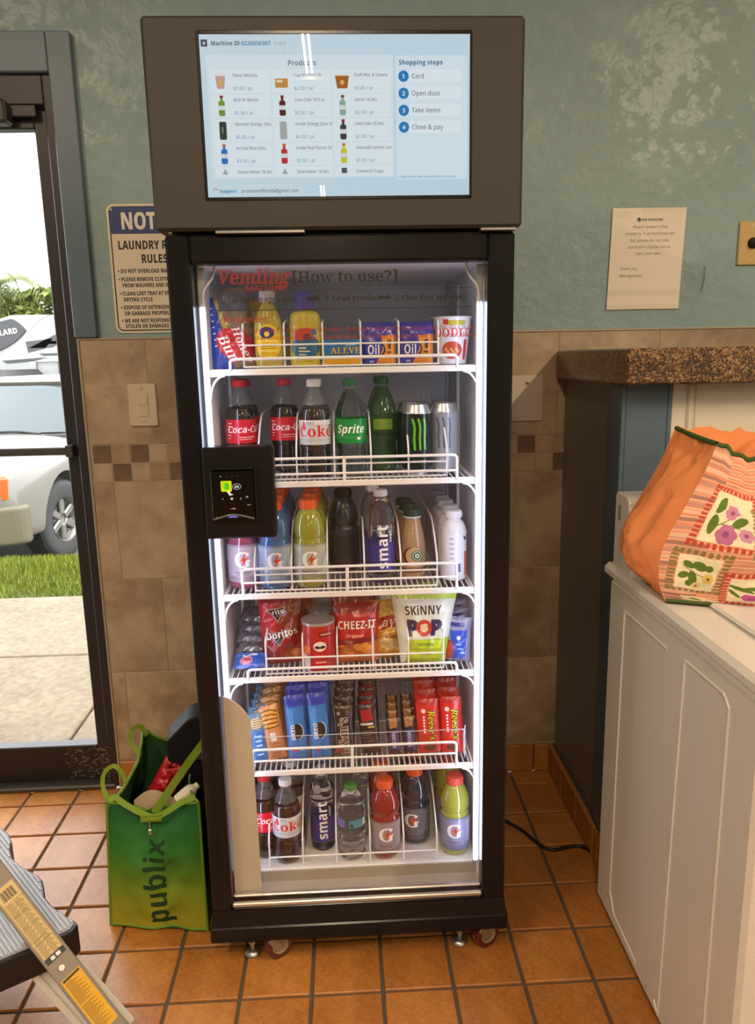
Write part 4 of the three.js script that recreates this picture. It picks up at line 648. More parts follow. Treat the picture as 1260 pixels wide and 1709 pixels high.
// top shelf
const flat = (g, s) => { g.scale(1, 1, s); g.computeVertexNormals(); return g; };
{
  const y = SH[1] + 0.0003;
  const t = thing('cleaner_bottle', 'yellow cleaner bottle with purple cap on the top shelf', 'bottle', [-0.083, y, 0.640]);
  obj('bottle_body', flat(lathe(smooth([[0.004, 0.002], [0.028, 0.0], [0.033, 0.004], [0.0335, 0.02], [0.031, 0.06], [0.033, 0.095], [0.030, 0.112], [0.018, 0.120], [0.014, 0.124]], 4), 32), 0.62), phys(lin(0.62, 0.50, 0.05), 0.35), t);
  obj('cap', flat(capGeo(0.0200, 0.040).translate(0, 0.120, 0), 0.8), capM(lin(0.11, 0.07, 0.36)), t);
  const w = sleeve(0.0345, 0.012, 0.094); flat(w, 0.64); obj('wrap_label', w, sticker(wrapTex(1024, 400, (x, W, h) => { x.fillStyle = '#c9ae2a'; x.fillRect(0, 0, W, h); x.fillStyle = '#1f5f86'; x.beginPath(); x.ellipse(512, 250, 170, 120, 0, 0, 7); x.fill(); x.fillStyle = '#c23a2e'; x.beginPath(); x.ellipse(490, 120, 120, 60, -0.2, 0, 7); x.fill(); x.fillStyle = '#5a2a22'; x.beginPath(); x.arc(530, 150, 40, 0, 7); x.fill(); x.fillStyle = '#2e6fae'; x.beginPath(); x.arc(610, 100, 32, 0, 7); x.fill(); x.fillStyle = '#e6d9a8'; for (let k = 0; k < 4; k++) x.fillRect(440, 220 + k * 34, 120 - (k % 2) * 40, 14); })), t);
}
{
  const y = SH[1] + 0.0003, t = thing('soap_bottle', 'clear yellow soap bottle with white cap on the top shelf', 'bottle', [-0.162, y, 0.645]);
  obj('bottle_body', flat(lathe(smooth([[0.004, 0.002], [0.024, 0.0], [0.029, 0.004], [0.030, 0.03], [0.0305, 0.08], [0.028, 0.10], [0.019, 0.124], [0.012, 0.135], [0.0115, 0.142]], 4), 32), 0.66), new THREE.MeshPhysicalMaterial({ color: lin(0.70, 0.58, 0.10), roughness: 0.1, clearcoat: 1, transmission: 0.35, thickness: 0 }), t);
  obj('cap', capGeo(0.0165, 0.024).translate(0, 0.138, 0), capM(lin(0.62, 0.62, 0.62)), t);
  const w = sleeve(0.0312, 0.016, 0.092); flat(w, 0.68); obj('wrap_label', w, clearSticker(wrapTex(1024, 400, (x, W, h) => { x.clearRect(0, 0, W, h); x.fillStyle = '#f0c51c'; x.beginPath(); x.ellipse(512, 200, 165, 196, 0, 0, 7); x.fill(); x.fillStyle = '#23357e'; x.beginPath(); x.ellipse(500, 96, 86, 64, 0, 0, 7); x.fill(); x.fillStyle = '#f4d94a'; x.beginPath(); x.arc(500, 110, 30, 0, 7); x.fill(); x.fillStyle = '#fbe98a'; x.fillRect(390, 178, 240, 14); x.fillRect(400, 290, 220, 12); x.fillStyle = '#a88a1a'; for (let k = 0; k < 3; k++) x.fillRect(420, 220 + k * 22, 180, 9); })), t);
}
const faces = (front, side) => [side, side, side, side, front, side];
{
  const t = thing('medicine_box', 'blue and yellow medicine box on the top shelf', 'box', [-0.004, SH[1] + 0.0003, 0.642], -0.04);
  const map = art(512, 350, (x, w, h) => { x.fillStyle = '#1c6fb0'; x.fillRect(0, 0, w, h); x.fillStyle = '#e0a21c'; x.fillRect(0, 236, w, 114); txt(x, 'ALEVE', 300, 138, 'bold 118px serif', '#f0b93a', { stroke: '#123a66', lw: 10, sx: 1.0 }); x.fillStyle = '#bcd7ea'; x.fillRect(250, 206, 210, 16); x.fillRect(300, 60, 140, 10); x.fillStyle = '#a87414'; x.fillRect(420, 330, 60, 14); });
  obj('carton', bev(0.084, 0.056, 0.034, 0.0015, [0, 0.028, 0]), phys(lin(0.02, 0.16, 0.42), 0.4), t);
  obj('carton_front', bev(0.0825, 0.0545, 0.0006, 0.0001, [0, 0.028, 0.0172]), phys(lin(0.02, 0.16, 0.42), 0.4), t);
  obj('print', panel(0.0825, 0.0545, [0, 0.028, 0.0177]), printed(map, 0.35), t);
}
// soft packs
function pillow(w, h, d, o = {}) {
  const nx = o.nx || 18, ny = o.ny || 26, r = rng(o.seed || 1), ox = r() * 50, oy = r() * 50, cr = o.crimp ?? 0.07, wr = (o.wrinkle ?? 0.12) * 1.6, pinch = o.pinch ?? 0.05, top = o.top ?? 1;
  const side = (s) => sheet(nx, ny, (u, v) => {
    const a = 2 * u - 1, b = 2 * v - 1, c = Math.max(0, (1 - Math.abs(b)) / cr), e = Math.min(1, c), f = Math.pow(Math.max(0, 1 - a * a), 0.45) * Math.pow(Math.max(0, 1 - Math.pow(Math.abs(b), 3)), 0.6) * (0.2 + 0.8 * e * e * (3 - 2 * e)) * (c < 0.5 ? 0.12 : 1);
    const n = fbm(N1, ox + u * 5, oy + v * 5 * h / w, 256, 3) - 0.5, n2 = Math.abs(fbm(N2, ox + u * 9 + v * 4, oy + v * 5, 256, 2) - 0.5);
    const wd = (1 - pinch * (1 - b * b)) * (1 + (top - 1) * (v - 0.5));
    const flare = c < 0.6 ? 0.004 * Math.sin(u * 21 + ox) : 0;
    return V(a * w / 2 * wd, v * h + 0.004 * n * (1 - a * a), s * (d / 2 * f * (1 + wr * 4 * n) - d * wr * 0.5 * n2 * f) + flare * 0.5);
  });
  const F = side(1), B = side(-1), idx = B.index.array; for (let i = 0; i < idx.length; i += 3) { const q = idx[i + 1]; idx[i + 1] = idx[i + 2]; idx[i + 2] = q; } B.computeVertexNormals(); const g = join([F, B]); return g;
}
const foil = (map, o = {}) => new THREE.MeshPhysicalMaterial({ map, roughness: 0.3, clearcoat: 0.5, clearcoatRoughness: 0.25, ...o });
function pack(name, label, cat, geo, mat, p, rot = [0, 0, 0], group) { const t = tag(obj(name, geo, mat), label, cat, group); t.position.set(...p); t.rotation.set(...rot); return t; }
const packArt = (w, h, f) => art(w, h, (x) => f(x, w, h));
{
  const y = SH[1] + 0.0006;
  const bun = foil(packArt(320, 560, (x, w, h) => { x.fillStyle = '#8f8a86'; x.fillRect(0, 0, w, h); x.fillStyle = '#8d7c62'; x.fillRect(70, 0, w, h); x.fillStyle = '#2a43a8'; x.beginPath(); x.moveTo(0, 60); x.lineTo(60, 60); x.lineTo(90, 300); x.lineTo(150, 560); x.lineTo(0, 560); x.fill(); x.fillStyle = '#c8a83a'; x.beginPath(); x.moveTo(60, 90); x.lineTo(84, 90); x.lineTo(150, 380); x.lineTo(110, 330); x.fill(); x.fillStyle = '#6d6a74'; x.fillRect(90, 40, 210, 120); x.fillStyle = '#cf2233'; x.beginPath(); x.ellipse(175, 400, 145, 110, 0.5, 0, 7); x.fill(); txt(x, 'Bun', 118, 420, 'italic bold 104px serif', '#fff', { rot: 1.15, stroke: '#cf2233', lw: 12 }); txt(x, 'Honey', 222, 400, 'italic bold 82px serif', '#fff', { rot: 1.25, stroke: '#cf2233', lw: 10 }); x.fillStyle = '#e9e9ee'; for (let k = 0; k < 7; k++) x.fillRect(24, 130 + k * 44, 16, 10); }));
  pack('pastry_pack', 'blue and red pastry bag slumped at the left end of the top shelf', 'snack pack', pillow(0.098, 0.172, 0.032, { seed: 3, crimp: 0.1, wrinkle: 0.2 }), bun, [-0.238, y, 0.625], [-0.12, 0.22, 0.10]);
  const yel = foil(packArt(200, 320, (x, w, h) => { x.fillStyle = '#c9a634'; x.fillRect(0, 0, w, h); x.fillStyle = '#3a5cae'; x.beginPath(); x.moveTo(0, 150); x.lineTo(60, 160); x.lineTo(110, 320); x.lineTo(0, 320); x.fill(); x.fillStyle = '#6a55a8'; x.fillRect(80, 50, 30, 80); x.fillStyle = '#e9d78c'; x.fillRect(120, 60, 50, 160); }));
  pack('pastry_pack', 'yellow pastry bag behind the soap bottle on the top shelf', 'snack pack', pillow(0.085, 0.150, 0.030, { seed: 8, crimp: 0.1, wrinkle: 0.2 }), yel, [-0.198, y, 0.560], [-0.1, 0.3, 0.16]);
  const oil = foil(packArt(300, 340, (x, w, h) => { x.fillStyle = '#37349a'; x.fillRect(0, 0, w, h); x.fillStyle = '#e28d22'; x.beginPath(); x.moveTo(165, 110); x.lineTo(300, 96); x.lineTo(300, 340); x.lineTo(110, 340); x.lineTo(178, 210); x.fill(); txt(x, 'Oil', 96, 218, 'bold 100px sans-serif', '#f2f2fb', { sx: 0.85 }); x.strokeStyle = '#1c1c40'; x.lineWidth = 14; x.beginPath(); x.arc(150, 214, 46, -1.1, 1.1); x.stroke(); x.fillStyle = '#5a3a1c'; x.fillRect(220, 140, 40, 16); x.fillRect(226, 170, 30, 40); x.fillRect(214, 230, 46, 14); x.fillStyle = '#a3b2e8'; x.fillRect(60, 300, 40, 16); }), { roughness: 0.25 });
  const o1 = pack('detergent_pouch', 'purple and orange pouch, left one of the two on the top shelf', 'pouch', pillow(0.074, 0.092, 0.026, { seed: 5, crimp: 0.08, wrinkle: 0.1, pinch: 0.02, nx: 14, ny: 16 }), oil, [0.076, y, 0.645], [-0.06, 0.1, 0]);
  const o2 = copy(o1, [0.157, y, 0.645], 'purple and orange pouch, right one of the two on the top shelf'); o2.rotation.set(-0.06, -0.06, -0.02);
}
{
  const t = thing('noodle_cup', 'white noodle cup with red print at the right end of the top shelf', 'cup', [0.238, SH[1] + 0.0003, 0.632], 0.1);
  const w = new THREE.CylinderGeometry(0.0415, 0.031, 0.098, 36, 1, true, -Math.PI, Math.PI * 2); w.translate(0, 0.051, 0);
  obj('cup_body', [w, lathe([[0, 0.002], [0.029, 0.002], [0.031, 0.0], [0.0315, 0.003]], 32)], sticker(wrapTex(1024, 420, (x, W, h) => { x.fillStyle = '#dcdce4'; x.fillRect(0, 0, W, h); txt(x, 'NOODLES', 470, 140, 'bold 104px serif', '#c9303a', { stroke: '#f2e6e6', lw: 8 }); x.fillStyle = '#b9b23a'; x.fillRect(430, 30, 170, 46); x.fillStyle = '#c02a34'; x.fillRect(390, 20, 50, 50); x.fillStyle = '#c24a34'; x.beginPath(); x.ellipse(470, 300, 110, 80, 0, 0, 7); x.fill(); x.fillStyle = '#d9a06a'; for (let k = 0; k < 8; k++) { x.beginPath(); x.arc(410 + k * 18, 290 + (k % 3) * 22, 14, 0, 7); x.fill(); } x.fillStyle = '#c9262e'; x.beginPath(); x.roundRect(600, 200, 46, 190, 22); x.fill(); })), t);
  obj('lid', lathe([[0, 0.1005], [0.0405, 0.1005], [0.0432, 0.1012], [0.0432, 0.0985], [0.0415, 0.098]], 36), phys(lin(0.72, 0.72, 0.76), 0.4), t);
}
// fourth shelf: bags, tubes
{
  const y = SH[4] + 0.0006;
  const dor = foil(packArt(380, 640, (x, w, h) => { x.fillStyle = '#8d1620'; x.fillRect(0, 0, w, h); x.fillStyle = '#b3202a'; x.fillRect(0, 60, 140, 300); x.fillStyle = '#7a2a1a'; x.fillRect(200, 60, 180, 260); const tri = (cx, cy, s) => { x.fillStyle = '#0c0a0a'; x.strokeStyle = '#d8c8c0'; x.lineWidth = 5; x.beginPath(); x.moveTo(cx - s, cy - s * 0.45); x.lineTo(cx + s, cy - s * 0.62); x.lineTo(cx + s * 0.1, cy + s * 0.95); x.closePath(); x.fill(); x.stroke(); }; tri(150, 150, 78); txt(x, 'rito', 165, 138, 'bold 62px sans-serif', '#f1ece6', { rot: -0.12 }); tri(150, 370, 84); txt(x, 'Doritos', 180, 342, 'bold 88px sans-serif', '#f1ece6', { rot: -0.16, stroke: '#0c0a0a', lw: 10, sx: 0.92 }); x.fillStyle = '#a5521f'; x.beginPath(); x.ellipse(280, 540, 90, 50, 0, 0, 7); x.fill(); x.fillStyle = '#c07038'; x.beginPath(); x.moveTo(230, 520); x.lineTo(330, 500); x.lineTo(290, 590); x.fill(); }));
  pack('chip_bag', 'dark red corn chip bag with black triangles on the fourth shelf', 'chip bag', pillow(0.108, 0.165, 0.050, { seed: 21, wrinkle: 0.22 }), dor, [-0.160, y, 0.622], [-0.10, 0.05, 0.05]);
  pack('chip_bag', 'dark red corn chip bag behind the front dark red one', 'chip bag', pillow(0.105, 0.165, 0.045, { seed: 22, wrinkle: 0.2 }), dor, [-0.152, y, 0.555], [-0.06, 0, -0.06]);
  const t = thing('chip_tube', 'front red stacked-chip tube with clear lid on the fourth shelf', 'chip tube', [-0.078, y, 0.650], 0);
  obj('tube_body', lathe([[0, 0.003], [0.036, 0.003], [0.0365, 0.0], [0.0378, 0.0005], [0.0378, 0.114], [0.0365, 0.116]], 36), phys(lin(0.5, 0.5, 0.5), 0.3, { metalness: 0.7 }), t);
  obj('wrap_label', sleeve(0.0381, 0.003, 0.112), sticker(wrapTex(1024, 480, (x, w, h) => { x.fillStyle = '#b4141f'; x.fillRect(0, 0, w, h); x.fillStyle = '#d9d0cc'; x.beginPath(); x.moveTo(330, 300); x.lineTo(420, 340); x.lineTo(420, 480); x.lineTo(330, 480); x.fill(); x.fillStyle = '#d8702a'; x.beginPath(); x.ellipse(380, 260, 50, 46, 0, 0, 7); x.fill(); x.fillStyle = '#efe6de'; x.beginPath(); x.ellipse(528, 216, 66, 52, 0, 0, 7); x.fill(); x.fillStyle = '#121010'; x.beginPath(); x.moveTo(470, 226); x.quadraticCurveTo(500, 190, 528, 222); x.quadraticCurveTo(556, 190, 588, 226); x.quadraticCurveTo(556, 250, 528, 236); x.quadraticCurveTo(500, 250, 470, 226); x.fill(); x.fillStyle = '#7c0d16'; x.fillRect(520, 60, 150, 60); x.fillStyle = '#e8b8b4'; x.fillRect(540, 84, 110, 14); x.fillRect(480, 380, 110, 14); })), t);
  obj('foil_seal', lathe([[0, 0.1125], [0.034, 0.1125]], 32), phys(lin(0.45, 0.42, 0.42), 0.25, { metalness: 0.8 }), t);
  obj('lid', lathe([[0.0375, 0.1105], [0.0398, 0.111], [0.0400, 0.1175], [0.0375, 0.1185], [0.030, 0.1170], [0.0, 0.1165]], 36), new THREE.MeshPhysicalMaterial({ color: lin(0.85, 0.82, 0.82), roughness: 0.12, transmission: 0.8, thickness: 0 }), t);
  copy(t, [-0.070, y, 0.565], 'second red stacked-chip tube behind the front one');
  const chz = foil(packArt(400, 560, (x, w, h) => { x.fillStyle = '#b5141e'; x.fillRect(0, 0, w, h); x.fillStyle = '#8f1018'; x.fillRect(0, 0, w, 80); txt(x, 'CHEEZ-IT', 196, 190, 'bold 104px sans-serif', '#fbf6ee', { sx: 0.78, stroke: '#7a0a12', lw: 10 }); txt(x, 'Original', 170, 290, 'italic bold 38px serif', '#f4dcc4'); x.fillStyle = '#b4581e'; x.fillRect(0, 340, w, 220); x.fillStyle = '#d98a34'; const r = rng(3); for (let k = 0; k < 14; k++) { x.save(); x.translate(40 + r() * 320, 370 + r() * 150); x.rotate(r() * 3); x.fillStyle = ['#d98a34', '#c4742a', '#e09c48'][k % 3]; x.fillRect(-28, -28, 56, 56); x.restore(); } x.fillStyle = '#7a0f16'; x.beginPath(); x.moveTo(0, 330); x.lineTo(w, 300); x.lineTo(w, 350); x.lineTo(0, 380); x.fill(); }));
  const c1 = pack('cracker_bag', 'bright red cheese cracker bag on the fourth shelf', 'snack bag', pillow(0.108, 0.145, 0.046, { seed: 31, wrinkle: 0.12, top: 1.1 }), chz, [0.012, y, 0.632], [-0.08, 0.08, 0.0]);
  copy(c1, [0.010, y + 0.004, 0.560], 'bright red cheese cracker bag behind the front one').rotation.set(-0.05, 0.1, 0.03);
  const lay = foil(packArt(320, 520, (x, w, h) => { x.fillStyle = '#c28a26'; x.fillRect(0, 0, w, h); x.fillStyle = '#d9a83a'; x.beginPath(); x.arc(150, 150, 140, 0, 7); x.fill(); x.fillStyle = '#a8261e'; x.beginPath(); x.moveTo(40, 160); x.lineTo(230, 120); x.lineTo(260, 230); x.lineTo(90, 260); x.fill(); txt(x, "Lay's", 160, 190, 'italic bold 110px serif', '#f6eee0', { rot: -0.12, sx: 0.95 }); x.fillStyle = '#e2c48a'; x.beginPath(); x.ellipse(150, 380, 90, 60, 0.3, 0, 7); x.fill(); x.fillStyle = '#8a5a1c'; x.fillRect(120, 310, 80, 24); }));
  pack('chip_bag', 'yellow potato chip bag half behind the white popcorn bag', 'chip bag', pillow(0.088, 0.142, 0.042, { seed: 41, wrinkle: 0.24 }), lay, [0.090, y, 0.610], [-0.14, 0.1, 0.04]);
  const pop = foil(packArt(600, 760, (x, w, h) => { x.fillStyle = '#dcdfd2'; x.fillRect(0, 0, w, h); x.fillStyle = '#b9cf4a'; x.fillRect(0, 0, w, 84); x.fillStyle = '#a7bd2c'; x.beginPath(); x.moveTo(150, 500); x.lineTo(w, 480); x.lineTo(w, 760); x.lineTo(60, 760); x.fill(); x.fillStyle = '#c7dd2e'; x.fillRect(150, 500, 360, 90); x.fillRect(140, 620, 370, 80); txt(x, 'SKiNNY', 292, 196, 'bold 128px sans-serif', '#2b2b30', { sx: 0.78, rot: -0.05 }); txt(x, 'P', 178, 380, '900 210px sans-serif', '#2d2354', { stroke: '#2d2354', lw: 16 }); txt(x, 'P', 432, 372, '900 210px sans-serif', '#2d2354', { stroke: '#2d2354', lw: 16 }); x.fillStyle = '#c53a34'; x.beginPath(); x.arc(306, 376, 86, 0, 7); x.fill(); x.fillStyle = '#ead9b4'; for (const [a, b, c] of [[290, 360, 26], [320, 352, 24], [306, 390, 30], [284, 392, 20], [330, 386, 22]]) { x.beginPath(); x.arc(a, b, c, 0, 7); x.fill(); } txt(x, 'ORIGINAL', 330, 546, 'bold 42px sans-serif', '#3c4a12'); txt(x, 'POPCORN', 330, 648, 'bold 30px sans-serif', '#4a5a16'); }), { roughness: 0.35 });
  pack('popcorn_bag', 'white and lime popcorn bag with purple letters on the fourth shelf', 'snack bag', pillow(0.132, 0.176, 0.050, { seed: 51, wrinkle: 0.14, top: 1.42, pinch: 0.03 }), pop, [0.166, y, 0.650], [-0.10, -0.06, -0.03]);
  pack('popcorn_bag', 'white and lime popcorn bag behind the front one', 'snack bag', pillow(0.135, 0.170, 0.042, { seed: 52, wrinkle: 0.14, top: 1.3, pinch: 0.03 }), pop, [0.158, y, 0.580], [-0.06, 0, 0.10]);
  const blu = foil(packArt(300, 440, (x, w, h) => { x.fillStyle = '#8d92b8'; x.fillRect(0, 0, w, h); x.fillStyle = '#1f55c8'; x.beginPath(); x.moveTo(70, 130); x.lineTo(260, 120); x.lineTo(250, 400); x.lineTo(90, 420); x.fill(); x.fillStyle = '#b6443c'; x.beginPath(); x.ellipse(60, 330, 60, 100, 0, 0, 7); x.fill(); x.fillStyle = '#e6e6f2'; x.beginPath(); x.arc(170, 200, 22, 0, 7); x.fill(); x.fillStyle = '#9fc0f2'; for (const k of [0, 1, 2]) x.fillRect(140 + k * 26, 260 + k * 40, 60, 16); x.fillStyle = '#2a3a8a'; x.fillRect(30, 50, 200, 40); }));
  ['front', 'second', 'rearmost'].forEach((n, i) => pack('cookie_bag', `${n} blue cookie pouch at the right end of the fourth shelf`, 'snack bag', pillow(0.064, 0.108, 0.028, { seed: 61 + i, wrinkle: 0.2, nx: 12, ny: 18 }), blu, [0.247 + i * 0.004, y + i * 0.002, 0.645 - i * 0.062], [-0.08, -0.25, -0.06], 'blue cookie pouches'));
  // flat packets piled at the left
  const tr = foil(packArt(360, 200, (x, w, h) => { x.fillStyle = '#2358b8'; x.fillRect(0, 0, w, h); x.fillStyle = '#3c7ad8'; x.fillRect(20, 20, 320, 60); x.fillStyle = '#c98a9e'; x.beginPath(); x.ellipse(130, 130, 70, 46, 0, 0, 7); x.fill(); x.fillStyle = '#e8eef8'; x.fillRect(90, 60, 160, 26); x.fillStyle = '#b9344a'; x.fillRect(110, 120, 70, 22); }));
  const clr = phys(lin(0.13, 0.13, 0.18), 0.2, { clearcoat: 0.8 });
  const g1 = pillow(0.082, 0.052, 0.022, { seed: 71, wrinkle: 0.15, nx: 16, ny: 12, crimp: 0.12 }); g1.rotateX(-Math.PI / 2 + 0.35);
  pack('treat_pack', 'bright blue treat pack lying at the front left of the fourth shelf', 'snack pack', g1, tr, [-0.236, y + 0.012, 0.676], [0, 0.05, 0]);
  const g2 = pillow(0.080, 0.060, 0.019, { seed: 72, wrinkle: 0.35, nx: 16, ny: 12, crimp: 0.12 }); g2.rotateX(-Math.PI / 2 + 0.30);
  ['lowest', 'second', 'third', 'fourth', 'topmost'].forEach((n, i) => pack('treat_pack', `${n} clear-wrapped treat pack in the pile behind the blue pack`, 'snack pack', g2, clr, [-0.238 + (i % 2) * 0.004, y + 0.012 + i * 0.0175, 0.640 - i * 0.022], [0, 0.1 - i * 0.05, 0], 'clear-wrapped treat packs'));
}
// fifth shelf: bars standing in rows behind a clear tray
{
  const y = SH[5] + 0.0022, ords = ['front', 'second', 'third', 'fourth', 'fifth', 'sixth'];
  const tray = thing('acrylic_tray', 'clear acrylic tray standing along the front of the fifth shelf', 'tray', [0, SH[5] + 0.0003, 0]);
  const ac = new THREE.MeshPhysicalMaterial({ color: 0xffffff, roughness: 0.03, transmission: 1, thickness: 0, ior: 1.49, side: THREE.DoubleSide });
  obj('tray_front', panel(0.498, 0.075, [0.013, 0.038, 0.680]), ac, tray); const sp = panel(0.44, 0.085); sp.rotateY(Math.PI / 2); sp.translate(0.263, 0.043, 0.46); obj('tray_side', sp, ac, tray); obj('tray_base', (() => { const b = panel(0.5, 0.43); b.rotateX(-Math.PI / 2); b.translate(0.012, 0.0008, 0.46); return b; })(), ac, tray);
  obj('tray_edge', [box(-0.236, 0.262, 0.0750, 0.0765, 0.679, 0.681, 0.0003), box(0.262, 0.264, 0.002, 0.086, 0.679, 0.681, 0.0003)], new THREE.MeshPhysicalMaterial({ color: lin(0.8, 0.82, 0.86), roughness: 0.2, transmission: 0.5, thickness: 0 }), tray);
  function row(kind, desc, w, h, d, mat, x, z0, n, dz, lean, grp, seed, skew = 0) {
    const g = pillow(w, h, d, { seed, wrinkle: 0.12, nx: 10, ny: 26, crimp: 0.08, pinch: 0.03 });
    let first = null;
    for (let i = 0; i < n; i++) {
      const lab = n === 1 ? desc : `${ords[i]} ${desc}`, p = [x + skew * i, y, z0 - i * dz];
      const o = i === 0 ? (first = pack(kind, lab, 'candy', g, mat, p, lean, grp)) : copy(first, p, lab); o.rotation.set(lean[0], lean[1] + ((i * 37) % 7 - 3) * 0.012, lean[2] + (((i + 1) * 53) % 9 - 4) * 0.014); if (i) o.scale.y = 1 + 0.014 * i;
    }
  }
  const kr = foil(packArt(150, 560, (x, w, h) => { x.fillStyle = '#3f8fd0'; x.fillRect(0, 0, w, h); x.fillStyle = '#d9c89a'; x.beginPath(); x.ellipse(70, 110, 56, 70, 0, 0, 7); x.fill(); x.fillStyle = '#6a4a2a'; for (let k = 0; k < 12; k++) x.fillRect(20, 12 + k * 26, 110, 7); x.fillStyle = '#2f74bc'; x.fillRect(0, 210, w, 350); x.fillStyle = '#bfe0f6'; for (let k = 0; k < 5; k++) x.fillRect(44, 250 + k * 54, 60, 20); }));
  row('cereal_bar', 'blue cereal bar in the row beside the white guard', 0.040, 0.118, 0.018, kr, -0.226, 0.655, 6, 0.036, [-0.12, 0.25, 0.04], 'blue cereal bars', 81);
  const tw = foil(packArt(200, 560, (x, w, h) => { x.fillStyle = '#c88a58'; x.fillRect(0, 0, w, h); x.fillStyle = '#e0a044'; x.beginPath(); x.ellipse(100, 120, 92, 110, 0, 0, 7); x.fill(); x.strokeStyle = '#5a2c14'; x.lineWidth = 11; for (let k = 0; k < 5; k++) { x.beginPath(); x.moveTo(20, 60 + k * 40); x.quadraticCurveTo(100, 20 + k * 50, 180, 70 + k * 36); x.stroke(); } x.fillStyle = '#f0e6da'; x.fillRect(70, 270, 56, 90); x.fillStyle = '#b4704a'; for (let k = 0; k < 5; k++) x.fillRect(60, 380 + k * 32, 90, 14); }));
  row('granola_bar', 'tan granola bar with chocolate drizzle, right of the blue cereal bars', 0.048, 0.136, 0.020, tw, -0.186, 0.650, 4, 0.045, [-0.10, 0.12, 0.10], 'tan granola bars', 82, -0.001);
  const or = foil(packArt(240, 760, (x, w, h) => { x.fillStyle = '#2a78cc'; x.fillRect(0, 0, w, h); x.fillStyle = '#1f3fb4'; x.fillRect(0, 0, w, 130); x.fillStyle = '#4a94dc'; x.fillRect(40, 150, 60, 380); x.fillStyle = '#14161f'; x.beginPath(); x.ellipse(140, 420, 64, 92, 0, 0, 7); x.fill(); x.strokeStyle = '#d9e6f4'; x.lineWidth = 9; x.beginPath(); x.ellipse(138, 420, 70, 98, 0, -1.3, 1.5); x.stroke(); txt(x, 'OREO', 82, 430, 'bold 70px sans-serif', '#f2f6fb', { rot: -Math.PI / 2 }); x.fillStyle = '#c0455a'; x.fillRect(60, 610, 60, 60); x.fillStyle = '#9fc4ea'; x.fillRect(150, 620, 46, 40); }));
  row('sandwich_cookie_pack', 'blue sandwich cookie sleeve in the left of the two blue rows', 0.047, 0.160, 0.022, or, -0.136, 0.650, 4, 0.05, [-0.06, 0.06, 0], 'blue cookie sleeves', 83);
  row('sandwich_cookie_pack', 'blue sandwich cookie sleeve in the right of the two blue rows', 0.047, 0.164, 0.022, or, -0.081, 0.650, 4, 0.05, [-0.06, 0.02, 0], 'blue cookie sleeves', 84);
  const mm = foil(packArt(240, 640, (x, w, h) => { x.fillStyle = '#1c1512'; x.fillRect(0, 0, w, h); txt(x, "m&m's", 130, 385, 'bold 148px serif', '#2a1c16', { rot: -Math.PI / 2, stroke: '#c9c3bd', lw: 16, sx: 0.95 }); x.fillStyle = '#9b2f28'; x.beginPath(); x.ellipse(80, 560, 46, 40, 0, 0, 7); x.fill(); x.fillStyle = '#8a8078'; for (let k = 0; k < 5; k++) x.fillRect(170, 60 + k * 20, 40, 7); x.beginPath(); x.arc(80, 90, 22, 0, 7); x.fill(); }));
  row('candy_bag', 'dark brown candy bag with big outlined letters', 0.050, 0.128, 0.022, mm, -0.026, 0.648, 5, 0.045, [-0.06, -0.05, -0.03], 'dark brown candy bags', 85, 0.001);
  const kk = foil(packArt(200, 560, (x, w, h) => { x.fillStyle = '#241c1c'; x.fillRect(0, 0, w, h); x.fillStyle = '#a31f2a'; x.beginPath(); x.moveTo(30, 60); x.lineTo(150, 40); x.lineTo(170, 170); x.lineTo(50, 190); x.fill(); x.fillStyle = '#ddd6d0'; x.fillRect(20, 200, 140, 26); x.fillStyle = '#b3b04a'; x.fillRect(100, 240, 70, 20); x.fillStyle = '#6a625e'; for (let k = 0; k < 6; k++) x.fillRect(30, 290 + k * 38, 120 - (k % 3) * 26, 12); }));
  row('candy_bar', 'dark candy bar with red and white mark, right of the outlined letters', 0.046, 0.122, 0.018, kk, 0.040, 0.640, 5, 0.045, [-0.10, -0.08, 0.04], 'dark red-marked candy bars', 86, 0.001);
  const sn = foil(packArt(130, 420, (x, w, h) => { x.fillStyle = '#2b2026'; x.fillRect(0, 0, w, h); x.fillStyle = '#a8764a'; x.beginPath(); x.moveTo(20, 10); x.lineTo(112, 0); x.lineTo(104, 100); x.lineTo(30, 116); x.fill(); x.fillStyle = '#3a3f86'; x.fillRect(28, 140, 76, 220); txt(x, 'SNICKERS', 66, 250, 'bold 50px sans-serif', '#d8d2dc', { rot: -Math.PI / 2, sx: 0.8 }); }));
  row('caramel_bar', 'narrow brown caramel bar, left row of the two by the red cups', 0.030, 0.090, 0.018, sn, 0.098, 0.648, 4, 0.04, [-0.10, -0.1, 0], 'brown caramel bars', 87);
  row('caramel_bar', 'narrow brown caramel bar, right row of the two by the red cups', 0.030, 0.092, 0.018, sn, 0.136, 0.646, 4, 0.04, [-0.10, -0.12, 0], 'brown caramel bars', 88);
  const re = foil(packArt(240, 640, (x, w, h) => { x.fillStyle = '#d2271f'; x.fillRect(0, 0, w, h); x.fillStyle = '#b81d1a'; x.fillRect(0, 0, w, 60); txt(x, "Reese's", 160, 300, 'italic bold 100px serif', '#f0d81e', { rot: Math.PI / 2, stroke: '#23160c', lw: 14, sx: 0.95 }); x.fillStyle = '#e9d4cc'; x.beginPath(); x.arc(76, 130, 26, 0, 7); x.fill(); x.fillStyle = '#f2e6e2'; for (let k = 0; k < 6; k++) x.fillRect(64, 190 + k * 36, 22, 22); x.fillStyle = '#5a3a26'; x.beginPath(); x.ellipse(120, 570, 70, 40, 0, 0, 7); x.fill(); }));
  row('peanut_butter_cup_pack', 'bright red peanut butter candy pack in the left red row', 0.054, 0.136, 0.018, re, 0.183, 0.650, 4, 0.05, [-0.08, 0.0, 0], 'red peanut butter packs', 89);
